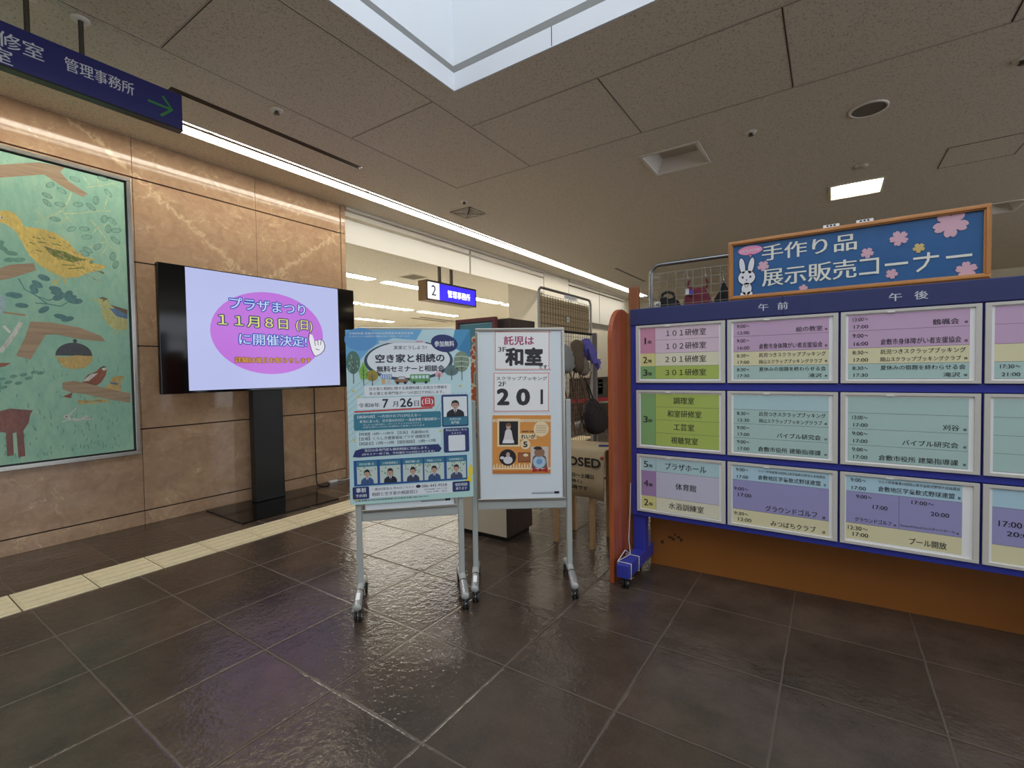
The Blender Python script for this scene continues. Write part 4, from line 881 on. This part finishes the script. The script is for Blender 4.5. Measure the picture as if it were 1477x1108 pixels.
def p12(R, T, L):
    R(.05, .045, .93, .27, 'lblue'); R(.05, .27, .93, .73, 'lav'); R(.05, .73, .93, .95, 'yellow'); L(.05, .27, .93, .27); L(.05, .73, .93, .73)
    T('9:00~', .085, .085, .205, .135); T('17:00', .095, .195, .205, .245); T(BB[0][0], .30, .085, .90, .125, .0); T(BB[1][0], .30, .165, .86, .235); T('様', .885, .20, .905, .235)
    T('9:00~', .065, .385, .205, .435); T('17:00', .105, .475, .235, .53); T('グラウンドゴルフ', .37, .615, .83, .705); T('様', .875, .67, .90, .71)
    T('9:30~', .065, .775, .205, .825); T('12:00', .105, .86, .235, .915); T('みつばちクラブ', .42, .835, .82, .92); T('様', .875, .88, .90, .92)
panel(1, 2, p12)
def p22(R, T, L):
    R(.05, .045, .89, .26, 'lblue'); R(.05, .26, .89, .705, 'lav'); R(.05, .705, .89, .93, 'yellow'); L(.05, .26, .89, .26); L(.05, .705, .89, .705); L(.455, .26, .455, .705)
    T('9:00~', .085, .075, .205, .125); T('17:00', .095, .185, .205, .235); T(BB[0][0], .30, .075, .875, .115, .0); T(BB[1][0], .30, .155, .84, .225); T('様', .86, .19, .88, .225)
    T('9:00~', .13, .30, .25, .35); T('17:00', .26, .42, .37, .475); T('グラウンドゴルフ', .12, .615, .40, .675); T('様', .415, .65, .435, .675)
    T('17:00~', .545, .30, .70, .35); T('20:00', .68, .42, .805, .475); T('Sweet-PChouChoスポンジボール', .465, .63, .845, .665, 0); T('様', .855, .65, .87, .675)
    T('12:30~', .065, .745, .22, .80); T('17:00', .105, .83, .225, .885); T('プール開放', .53, .80, .79, .89)
panel(2, 2, p22)
panel(3, 0, rowsd([(.05, .27, 'purple', '', '', []), (.27, .51, 'purple', '', '', []), (.51, .73, 'yellow', '', '', [])][:3]+[(.73, .94, 'teal', '17:30~', '21:00', [])]))
panel(3, 1, rowsd([(.06+.22*i, .28+.22*i, 'teal', '', '', []) for i in range(4)]))
def p32(R, T, L):
    R(.06, .045, .925, .27, 'lblue'); R(.06, .27, .925, .73, 'lav'); R(.06, .73, .925, .95, 'yellow'); L(.06, .27, .925, .27); L(.06, .73, .925, .73); T('17:00~', .10, .43, .30, .50); T('20:00', .15, .55, .32, .61)
panel(3, 2, p32)
for x in (-.888, .92):
    MB().box(x-.033, .015, .12, x+.033, .075, .33, M_FRBLUE).build('post', nb, .004)
    f = MB().box(x-.033, -.245, .058, x+.033, .345, .126, M_FRBLUE).build('foot', nb, .004)
    for y in (-.215, .315):
        k = MB(); caster(k, x+.004, y, .026); k.build('caster', nb)
M_CORD = mat('white_cord', (206, 204, 210), .6, var=.05)
b = MB()
for y in (2.335, 2.455): b.tube([(-.924, y, .050), (-.924, y, .130), (-.852, y, .130), (-.852, y, .052)], .0028, M_CORD, 6, closed=True)
b.tube([(-.924, 2.335, .131), (-.905, 2.39, .175), (-.9, 2.455, .132)], .0025, M_CORD, 6); b.tube([(-.9, 2.455, .132), (-.925, 2.50, .20), (-.93, 2.535, .34), (-.928, 2.545, .50)], .0025, M_CORD, 6); b.tube([(-.924, 2.335, .131), (-.9, 2.455, .132)], .0025, M_CORD, 6)
tag(b.build('tie_cord'), 'thin white cord wrapped round the blue foot of the timetable board', 'cord')

# wooden partition behind and beside the board
M_CHERRY = mat_wood('reddish_cherry_wood', (152, 74, 40), (178, 94, 54), .35, 'Z', .1); M_OAK = mat_wood('brown_oak', (142, 96, 58), (168, 118, 74), .45)
M_ORANGE = mat('orange_brown_panel', (150, 92, 34), .5, var=.08, scale=4)
wp = thing('wooden_partition', 'orange-brown wooden partition with a rounded reddish end panel behind the timetables', 'partition', (0, 0, 0))
pts = [(2.345, 0), (2.60, 0), (2.60, 1.445)]
for k in range(9): a = math.radians(80+100*k/8); pts.append((2.50+.155*math.cos(a)-.0, 1.30+.165*math.sin(a)))
b = MB(); n = len(pts)
vs = [(-.975, y, z) for y, z in pts]+[(-.950, y, z) for y, z in pts]
b.add(vs, [tuple(range(n))[::-1], tuple(range(n, 2*n))]+[(i, (i+1) % n, n+(i+1) % n, n+i) for i in range(n)], M_CHERRY); b.build('end_panel', wp, .003)
MB().box(-.975, 2.565, .326, -.927, 2.60, 1.447, M_OAK).build('edge_batten', wp, .002)
b = MB(); b.box(-.975, 2.66, 0, -.918, 2.70, 1.61, mat_wood('post_wood', (132, 76, 44), (154, 94, 58))); b.build('post', wp, .006)
b = MB(); y = lambda x: 2.715+.058*(x+.87)
x0, x1 = -.872, 1.15
b.add([(x0, y(x0), 0), (x1, y(x1), 0), (x1, y(x1), 1.38), (x0, y(x0), 1.38), (x0, y(x0)+.03, 0), (x1, y(x1)+.03, 0), (x1, y(x1)+.03, 1.38), (x0, y(x0)+.03, 1.38)], [(0, 1, 2, 3), (5, 4, 7, 6), (4, 0, 3, 7), (1, 5, 6, 2), (3, 2, 6, 7), (4, 5, 1, 0)], M_ORANGE)
rr2 = random.Random(5)
for cx, cz, rx, rz in ((-.805, .135, .008, .011), (-.76, .17, .016, .006), (-.742, .162, .010, .008), (-.715, .178, .013, .006), (-.70, .165, .008, .012), (-.735, .19, .006, .006)):
    p = [(cx+rx*(.7+.5*rr2.random())*math.cos(2*math.pi*k/11), cz+rz*(.7+.5*rr2.random())*math.sin(2*math.pi*k/11)) for k in range(11)]
    b.add([(q, y(q)-.0012, z) for q, z in p], [tuple(range(11))], ink((66, 38, 18)))
b.build('back_panel', wp)

# framed sign on top of the board
fs = thing('framed_sign', 'wood-framed blue sign with a white rabbit and cherry blossoms standing on the timetable board', 'sign', (.0425, 2.565, 1.466))
W2, H2, FW = .4665, .288, .022
M_FRW = mat_wood('golden_frame_wood', (172, 112, 56), (200, 140, 78), .35, 'X', .2); M_FRWZ = mat_wood('golden_frame_wood_upright', (172, 112, 56), (200, 140, 78), .35, 'Z', .2)
b = MB()
for s in (0, 1):
    zc = FW/2 if s == 0 else H2-FW/2
    b.box(-W2, -.010, zc-FW/2, W2, .015, zc+FW/2, M_FRW); b.box(-W2+.004, -.016, zc-FW/2+.005, W2-.004, -.010, zc+FW/2-.006, M_FRW)
    xc = -W2+FW/2 if s == 0 else W2-FW/2
    b.box(xc-FW/2, -.010, FW, xc+FW/2, .015, H2-FW, M_FRWZ); b.box(xc-FW/2+.006, -.016, FW-.006, xc+FW/2-.006, -.010, H2-FW+.006, M_FRWZ)
b.build('frame', fs, .002)
MB().box(-W2+FW-.004, 0, FW-.004, W2-FW+.004, .008, H2-FW+.004, mat('blue_rippled_paper', (40, 92, 146), .4, var=.14, scale=14, bump=.15)).build('blue_backing', fs)
LT = K((226, 226, 214)); b = MB()
b.text('手作り品', -.318, .176, .046, .249, LT, .003, .016); b.text('展示販売', -.318, .055, .046, .138, LT, .003, .016)
b.line([(.058, .126), (.124, .126)], .009, LT, .003); b.line([(.120, .130), (.120, .062)], .009, LT, .0031); b.line([(.056, .068), (.124, .068)], .009, LT, .0032)
b.line([(.144, .095), (.220, .095)], .010, LT, .003); b.line([(.236, .108), (.316, .108)], .009, LT, .003); b.line([(.284, .128), (.283, .096), (.272, .074), (.248, .054)], .009, LT, .0031); b.line([(.337, .099), (.414, .099)], .010, LT, .003)
b.build('lettering', fs)
def blossom(x, z, r, c, a0=0):
    p = []
    for k in range(60):
        t = 2*math.pi*k/60; q = (t*5/(2*math.pi)) % 1; rad = r*(.52+.48*math.sin(math.pi*q)**.6); rad *= 1-.16*math.exp(-((q-.5)/.07)**2); p.append((x+rad*math.cos(t+a0), z+rad*math.sin(t+a0)))
    MB().poly(p, K(c), .0022).poly([(x+(u-x)*.93, z+(v-z)*.93) for u, v in p], K(tuple(int(q*.96) for q in c)), .0026).build('blossom', fs)
PKB = (222, 178, 192)
for x, z, r, c, a in ((.350, .231, .056, PKB, .3), (.190, .200, .033, PKB, .1), (.084, .155, .024, PKB, .4), (.254, .150, .021, (216, 190, 120), .2), (.167, .055, .022, PKB, .5), (.398, .042, .034, PKB, 1.0), (-.314, .153, .026, PKB, .3), (-.151, .029, .019, PKB, .8)): blossom(x, z, r, c, a)
b = MB(); OUT, FUR = K((44, 46, 60)), K((226, 226, 230))
for g, m, e in ((.004, OUT, .002), (0, FUR, .0028)):
    b.ell(-.405, .165, .012+g, .038+g, m, e, 8); b.ell(-.366, .162, .012+g, .038+g, m, e, -10); b.ell(-.386, .107, .037+g, .034+g, m, e); b.ell(-.386, .052, .022+g, .030+g, m, e); b.ell(-.402, .028, .012+g, .010+g, m, e); b.ell(-.372, .028, .012+g, .010+g, m, e)
for s in (-1, 1): b.ell(-.386+s*.017, .109, .0045, .006, OUT, .0034, seg=12); b.line([(-.386+s*.009, .073), (-.386+s*.003, .060)], .0022, OUT, .0034)
b.ell(-.386, .096, .003, .0022, OUT, .0034, seg=10); b.line([(-.386, .094), (-.386, .088)], .0016, OUT, .0034); b.build('rabbit_cutout', fs)
b = MB(); b.ell(-.370, .236, .053, .022, K((232, 150, 186)), .0022); b.poly([(-.38, .218), (-.362, .218), (-.368, .203)], K((232, 150, 186)), .0022); b.text('いらっしゃいませ!', -.412, .229, -.330, .242, K((240, 236, 238)), .0028, .02); b.build('speech_bubble', fs)
for i, (x, w) in enumerate(((-.045, .03), (.075, .03))):
    o = MB(); o.box(x-w, -.002, H2, x+w, .001, H2+.013, M_PAPER); 
    for k in range(3): o.rect(x-.018+.013*k, H2+.004, x-.010+.013*k, H2+.011, ink((40, 40, 46)), .0024)
    o.build('price_tag', fs)

# ================================================================ wire display racks
M_WIRE = mat('galvanised_wire', (150, 148, 140), .35, .8, var=.05); M_RFR = mat('rack_tube', (150, 152, 156), .25, .8, var=.05)
def wire_rack(label, loc, rz, w, h, mw, mf):
    t = thing('wire_display_rack', label, 'display rack', loc, rz); hw = w/2; r = .06; p = [(-hw, 0, .03)]
    for k in range(7): a = math.radians(180-15*k); p.append((-hw+r+r*math.cos(a), 0, h-r+r*math.sin(a)))
    for k in range(7): a = math.radians(90-15*k); p.append((hw-r+r*math.cos(a), 0, h-r+r*math.sin(a)))
    p.append((hw, 0, .03)); MB().tube(p, .012, mf, 10).build('tube_frame', t)
    b = MB(); z = h-.055; n = int(w/.05)
    for k in range(1, n): b.box(-hw+k*w/n-.0016, -.0016, .12, -hw+k*w/n+.0016, .0016, z, mw)
    zz = z
    while zz > .12: b.box(-hw, -.0048, zz-.0016, hw, -.0016, zz+.0016, mw); zz -= .0495
    b.build('wire_grid', t)
    for s in (-hw, hw): MB().tube([(s, -.22, .012), (s, .22, .012)], .012, mf, 8).tube([(s, 0, .012), (s, 0, .05)], .012, mf, 8).build('foot', t)
    return t
wire_rack('tall wire display rack with hanging bags behind the timetable board', (-.49, 3.0, 0), 0, .92, 1.786, M_WIRE, M_RFR)
wire_rack('tall wire display rack hung with hats behind the right mobile whiteboard', (-2.1, 4.075, 0), 90, 1.07, 1.857, mat('rack_wire_dark', (140, 130, 116), .45, .6, var=.05), mat('rack_tube_dark', (158, 156, 150), .35, .7, var=.05))
def hook(x, y, z, label, h=.05):
    tag(MB().tube([(x, y, z), (x, y+.02, z-.003), (x, y+.022, z-h), (x, y+.03, z-h-.01), (x, y+.045, z-h), (x, y+.045, z-h+.015)], .002, M_STEEL, 6).build('wire_hook'), label, 'hook', 'hooks on the wire rack behind the board')
def bag(name, label, cat, pts, y, t, m, handle=None, group=None):
    e = thing(name, label, cat, (0, 0, 0), 0, group)
    MB().pillow(pts, t, m, y, .006).build('body', e)
    if handle: MB().tube(handle, .009, m, 8).build('handle', e)
    return e
M_BAGBLK = mat('black_bag_cloth', (30, 30, 32), .8, var=.2, scale=90, bump=.2); M_BAGRED = mat('maroon_bag_cloth', (124, 52, 66), .85, var=.12, scale=60, bump=.2)
def dense(pts, k=3):
    o = []
    for i in range(len(pts)):
        a, c = pts[i], pts[(i+1) % len(pts)]
        for j in range(k): o.append((a[0]+(c[0]-a[0])*j/k, a[1]+(c[1]-a[1])*j/k))
    return o
YB = 3.05
e = bag('handbag', 'small black handbag with a looped handle and white tag on the wire rack', 'bag', dense([(-.935, 1.37), (-.93, 1.53), (-.905, 1.578), (-.875, 1.59), (-.848, 1.576), (-.822, 1.582), (-.79, 1.556), (-.772, 1.51), (-.77, 1.37)]), YB, .07, M_BAGBLK, [(-.90, YB, 1.575), (-.892, YB, 1.608), (-.861, YB, 1.620), (-.828, YB, 1.607), (-.816, YB, 1.575)])
MB().box(-.927, YB-.046, 1.512, -.893, YB-.043, 1.557, M_PAPER).rect(-.921, 1.519, -.900, 1.523, ink((60, 60, 60)), -(YB-.0464)).rect(-.921, 1.530, -.900, 1.546, ink((120, 120, 124)), -(YB-.0464)).build('price_tag', e)
e = bag('tote_bag', 'maroon tote bag hanging on the wire rack, left of a black bag', 'bag', dense([(-.762, 1.36), (-.765, 1.55), (-.752, 1.588), (-.733, 1.64), (-.69, 1.626), (-.64, 1.628), (-.612, 1.575), (-.588, 1.52), (-.592, 1.36)]), YB, .05, M_BAGRED)
MB().tube([(-.735, YB, 1.635), (-.732, YB-.005, 1.66), (-.725, YB-.01, 1.675)], .006, M_BAGRED, 8).tube([(-.630, YB, 1.62), (-.62, YB-.005, 1.65), (-.628, YB-.01, 1.672)], .006, M_BAGRED, 8).build('strap', e)
MB().box(-.742, YB-.036, 1.587, -.722, YB-.033, 1.621, M_PAPER).box(-.722, YB-.036, 1.582, -.70, YB-.033, 1.612, mat('blue_tag', (88, 72, 190), .4, var=0)).build('price_tag', e)
bag('drawstring_bag', 'black drawstring bag hanging on the wire rack beside the framed sign', 'bag', dense([(-.59, 1.36), (-.585, 1.548), (-.557, 1.588), (-.54, 1.626), (-.518, 1.623), (-.500, 1.593), (-.47, 1.54), (-.465, 1.36)]), YB, .06, M_BAGBLK, [(-.535, YB, 1.618), (-.53, YB, 1.645), (-.525, YB, 1.618)])
hook(-.805, 3.0, 1.731, 'short empty wire hook above the black handbag'); hook(-.733, 3.0, 1.735, 'wire hook holding the left strap of the maroon bag'); hook(-.63, 3.0, 1.735, 'wire hook holding the right strap of the maroon bag'); hook(-.53, 3.0, 1.70, 'wire hook holding the black drawstring bag')

# things on the hat rack (local x runs along world Y)
XR = -2.1
def on_rack(name, label, cat, group=None): return thing(name, label, cat, (XR, 0, 0), 90, group)
e = on_rack('bamboo_blind', 'brown slatted bamboo blind hung on the upper part of the hat rack', 'blind')
MB().box(3.56, .008, 1.50, 4.585, .018, 1.79, mat_mesh_blind('bamboo_slats', (206, 182, 142), (140, 116, 84))).build('blind', e)
MB().tube([(3.55, -.01, 1.492), (4.60, -.01, 1.502)], .012, M_BLACK, 8).build('rod', e)
e = on_rack('paper_tag', 'little white square tag on the bamboo blind', 'tag'); MB().box(4.045, -.012, 1.592, 4.09, -.008, 1.638, M_PAPER).ell(4.067, 1.615, .012, .012, ink((150, 150, 150)), .0124).build('card', e)
e = on_rack('paper_tag', 'narrow white header card at the top of the hat rack', 'tag'); MB().box(4.0, -.012, 1.81, 4.26, -.008, 1.845, M_PAPER).build('card', e)
def hat(label, pts, y, t, m, brim=None):
    e = on_rack('cloth_hat', label, 'hat', 'hats hanging on the rack'); MB().pillow(dense(pts), t, m, y, .012).build('crown', e)
    if brim: MB().pillow(dense(brim), t*.35, m, y-.05, .01).build('brim', e)
hat('purple cloth hat hanging at the right edge of the hat rack', [(4.26, 1.40), (4.30, 1.435), (4.35, 1.45), (4.43, 1.40), (4.52, 1.34), (4.575, 1.30), (4.55, 1.24), (4.45, 1.22), (4.36, 1.26), (4.30, 1.32)], -.06, .10, mat('purple_cloth', (112, 106, 190), .85, var=.12, scale=30, bump=.2), [(4.30, 1.34), (4.42, 1.25), (4.58, 1.24), (4.60, 1.20), (4.53, 1.125), (4.50, 1.19), (4.40, 1.19)])
hat('brown cloth hat hanging beside the purple hat', [(4.09, 1.40), (4.16, 1.43), (4.24, 1.42), (4.26, 1.30), (4.25, 1.12), (4.15, 1.10), (4.08, 1.15), (4.07, 1.30)], -.05, .10, mat('brown_cloth', (108, 92, 76), .85, var=.15, scale=30, bump=.2))
hat('olive grey hat hanging below and between the brown and purple hats', [(4.25, 1.25), (4.32, 1.27), (4.40, 1.2), (4.44, 1.12), (4.36, 1.07), (4.27, 1.09)], -.04, .09, mat('olive_cloth', (128, 120, 104), .85, var=.15, scale=30, bump=.2))
hat('pale grey hat hanging at the left, half hidden by the whiteboard', [(3.88, 1.38), (3.97, 1.36), (4.04, 1.26), (4.06, 1.15), (3.98, 1.10), (3.86, 1.12)], -.05, .10, mat('grey_cloth', (150, 152, 150), .85, var=.1, scale=30, bump=.2))
e = on_rack('wooden_trellis', 'brown crossed wooden trellis fixed below the hats on the rack', 'trellis'); b = MB()
for k in range(5):
    x = 3.62+.2*k
    for s in (-1, 1): b.add([(x-s*.16, -.02+.006*s, .50), (x-s*.16+.022, -.02+.006*s, .50), (x+s*.16+.022, -.02+.006*s, 1.11), (x+s*.16, -.02+.006*s, 1.11), (x-s*.16, -.014+.006*s, .50), (x-s*.16+.022, -.014+.006*s, .50), (x+s*.16+.022, -.014+.006*s, 1.11), (x+s*.16, -.014+.006*s, 1.11)], [(0, 1, 2, 3), (7, 6, 5, 4), (0, 4, 5, 1), (2, 6, 7, 3), (0, 3, 7, 4), (1, 5, 6, 2)], mat_wood('dark_trellis_wood', (96, 66, 48), (116, 82, 60)))
b.build('lattice', e)
e = on_rack('shoulder_bag', 'dark brown shoulder bag hanging low on the hat rack above the small table', 'bag')
MB().pillow(dense([(4.39, .85), (4.45, .82), (4.60, .74), (4.74, .64), (4.77, .55), (4.70, .49), (4.54, .465), (4.38, .48), (4.28, .55), (4.25, .70), (4.30, .80)]), .14, mat('dark_brown_bag', (42, 32, 34), .8, var=.2, scale=30, bump=.3), -.10, .012).build('body', e)
MB().tube([(4.36, -.10, .83), (4.38, -.06, .95), (4.40, -.02, 1.05), (4.42, -.06, .95), (4.44, -.10, .82)], .008, M_BAGBLK, 8).build('strap', e)
tag(MB().box(-2.12, 4.655, 0, -2.07, 4.70, 1.52, mat('dark_post_metal', (128, 122, 122), .5, .3, var=.05)).build('steel_post'), 'dark upright steel post at the right end of the hat rack', 'post')

# small table with CLOSED cloth
M_PINE = mat_wood('pale_pine', (176, 140, 96), (198, 164, 118), .5)
t = thing('side_table', 'small pale wooden table draped with the CLOSED cloth', 'table', (-1.365, 2.86, 0))
MB().box(-.175, -.165, .612, .175, .185, .634, M_PINE).build('tabletop', t, .003)
for x in (-.145, .117):
    for y in (-.128, .138): MB().box(x-.014, y-.014, 0, x+.014, y+.014, .612, M_PINE).build('leg', t, .002)
M_LINEN = mat('linen_cloth', (196, 176, 142), .9, var=.12, scale=160, bump=.3)
t = thing('table_cloth', 'beige linen cloth hanging from the small table, printed CLOSED', 'cloth', (-1.335, 2.69, 0), -3)
b = MB(); n = 24; zt = .640
P3 = []
for j, (y, z) in enumerate([(.30, zt), (.05, zt), (.012, zt-.001), (0, zt-.012), (-.004, .55), (-.003, .45), (0, .33)]):
    for i in range(n+1):
        u = i/n; x = -.19+.385*u; P3.append((x, y+.006*math.sin(u*14+j*.6)*(1 if j > 3 else 0), z+(.010*math.sin(u*3) if j == 6 else 0)))
b.add(P3, [(j*(n+1)+i, j*(n+1)+i+1, (j+1)*(n+1)+i+1, (j+1)*(n+1)+i) for j in range(6) for i in range(n)], M_LINEN, True); o = b.build('fabric', t)
m = o.modifiers.new('thickness', 'SOLIDIFY'); m.thickness = .003
b = MB(); CI = K((44, 40, 38)); d = .013
b.text('CLOSED', -.165, .535, .172, .588, CI, d, .03); b.text('毎週火曜日~土曜日', -.16, .462, .128, .488, CI, d, .02); b.text('(祝日は除く)', -.13, .425, .045, .449, CI, d, .02); b.text('10時~15時です', -.16, .385, .085, .411, CI, d, .02); b.build('lettering', t)
MB().lathe([(0, .012), (.009, .010), (.010, 0)], (.183, -.006, .598), (0, -1, 0), mat('red_pin', (178, 62, 46), .4, var=0), 12).build('pin', t)
tag(MB().tube([(-1.23, 2.80, .649), (-1.14, 2.86, .649)], .006, mat('blue_pen', (50, 76, 150), .4, var=0), 8).build('pen'), 'blue pen lying on the small table above the CLOSED cloth', 'pen')

# display kiosk with teal panel
t = thing('display_cabinet', 'dark brown display cabinet with teal front panel, half hidden between the whiteboards', 'cabinet', (-1.975, 2.54, 0))
M_DKBR = mat_wood('dark_brown_laminate', (58, 46, 42), (72, 58, 52), .4)
MB().box(-.20, 0, .03, .199, .30, .68, mat('cream_laminate', (206, 196, 178), .45, var=.03)).build('plinth', t, .003)
MB().box(-.19, .01, 0, .192, .29, .03, M_BLACK).build('kickboard', t)
MB().box(.199, .0, .03, .207, .31, .68, M_DKBR).build('side_panel', t)
MB().box(-.17, .055, .68, .215, .37, 1.485, M_DKBR).build('carcass', t, .003)
b = MB(); MRN = mat_wood('maroon_frame_wood', (92, 44, 46), (108, 56, 56), .4)
for a in ((-.20, .68, .14, .71), (-.20, 1.468, .14, 1.495), (-.20, .71, -.175, 1.468), (.115, .71, .14, 1.468)): b.box(a[0], -.012, a[1], a[2], .02, a[3], MRN)
b.build('panel_frame', t, .002)
b = MB(); b.box(-.175, .0, .71, .115, .018, 1.468, mat('teal_panel', (84, 136, 146), .5, var=.05)); 
for q in ((-.168, .715, .108, .718), (-.168, 1.455, .108, 1.458)): b.rect(*q, ink((190, 206, 206)), .0006)
b.build('teal_panel', t)
b = MB()
for i, ch in enumerate('ふれあい'):
    z = 1.225-.165*i; b.text(ch, -.105, z-.006, .035, z+.136, K((222, 204, 176)), .0012, .09); b.text(ch, -.098, z, .028, z+.13, K((176, 84, 52)), .002, .045)
b.build('lettering', t)

# ================================================================ far end
M_DKCTR = mat('dark_counter_front', (66, 56, 50), .4, var=.08)
t = thing('service_counter', 'dark brown counter front along the far wall beyond the white column', 'counter', (-4.4, 10.2, 0), 90)
MB().box(-1.6, 0, 0, 2.0, .035, .92, M_DKCTR).build('front_panel', t); MB().box(-1.6, -.02, .92, 2.0, .035, .95, M_DKBR).build('ledge', t); MB().box(-1.6, -.006, 0, 2.0, 0, .05, M_WHITE).build('skirting', t)
e = thing('paper_notice', 'small white paper notice on the dark far counter', 'notice', (-4.402, 10.15, 0), 90); b = MB(); b.box(-.13, -.002, .56, .13, 0, .90, M_PAPER); b.rect(-.09, .80, .09, .83, ink((90, 90, 90)), .0026); b.rect(-.09, .72, .06, .74, ink((150, 150, 150)), .0026); b.build('sheet', e)
for y, nm in ((9.9, 'left'), (10.25, 'middle'), (10.9, 'right')):
    e = thing('wall_socket', '%s one of three small socket plates on the far cream wall' % nm, 'socket', (-4.44, y, 0), 90); MB().box(-.04, -.008, 1.11, .04, 0, 1.20, M_PLASTIC).box(-.02, -.011, 1.135, .02, -.008, 1.175, M_GREYPAINT).build('plate', e)
M_CHAIR = mat('sage_plastic', (122, 138, 122), .5, var=.04)
t = thing('chair', 'pale green plastic chair in front of the far dark counter', 'chair', (-3.98, 9.3, 0), -60)
b = MB(); g = []
for j in range(7):
    for i in range(7):
        u = (i/6-.5); v = j/6; g.append((u*.42, -.18-.10*v+.12*u*u*4*.4, .48+.32*v))
b.add(g, [(j*7+i, j*7+i+1, (j+1)*7+i+1, (j+1)*7+i) for j in range(6) for i in range(6)], M_CHAIR, True); o = b.build('backrest', t); m = o.modifiers.new('thickness', 'SOLIDIFY'); m.thickness = .012
MB().box(-.2, -.2, .43, .2, .2, .455, M_CHAIR).build('seat', t, .01)
for x in (-.17, .17):
    for y in (-.17, .17): MB().tube([(x, y, .43), (x*1.12, y*1.12, 0)], .011, M_STEEL, 8).build('leg', t)
t = thing('belt_barrier', 'red retractable belt barrier stretched in front of the far counter', 'barrier', (-2.64, 4.73, 0))
dx, dy = .56, 1.44
for k, (x, y) in enumerate(((0, 0), (dx, dy))): MB().lathe([(0, 0), (.15, 0), (.15, .012), (.03, .03), (.028, .84), (.034, .84), (.034, .92), (0, .925)], (x, y, 0), (0, 0, 1), M_DSTEEL, 20).build('post', t)
b = MB(); u = Vector((dx, dy, 0)).normalized(); p = [u*.034, Vector((dx, dy, 0))-u*.034]
q = Vector((u.y, -u.x, 0))*.0012
b.add([p[0]+q+Vector((0, 0, .735)), p[1]+q+Vector((0, 0, .735)), p[1]+q+Vector((0, 0, .785)), p[0]+q+Vector((0, 0, .785)), p[0]-q+Vector((0, 0, .735)), p[1]-q+Vector((0, 0, .735)), p[1]-q+Vector((0, 0, .785)), p[0]-q+Vector((0, 0, .785))], [(0, 1, 2, 3), (5, 4, 7, 6), (0, 4, 5, 1), (2, 6, 7, 3), (0, 3, 7, 4), (1, 5, 6, 2)], mat('red_belt', (170, 32, 40), .6, var=.05)); b.build('belt', t)
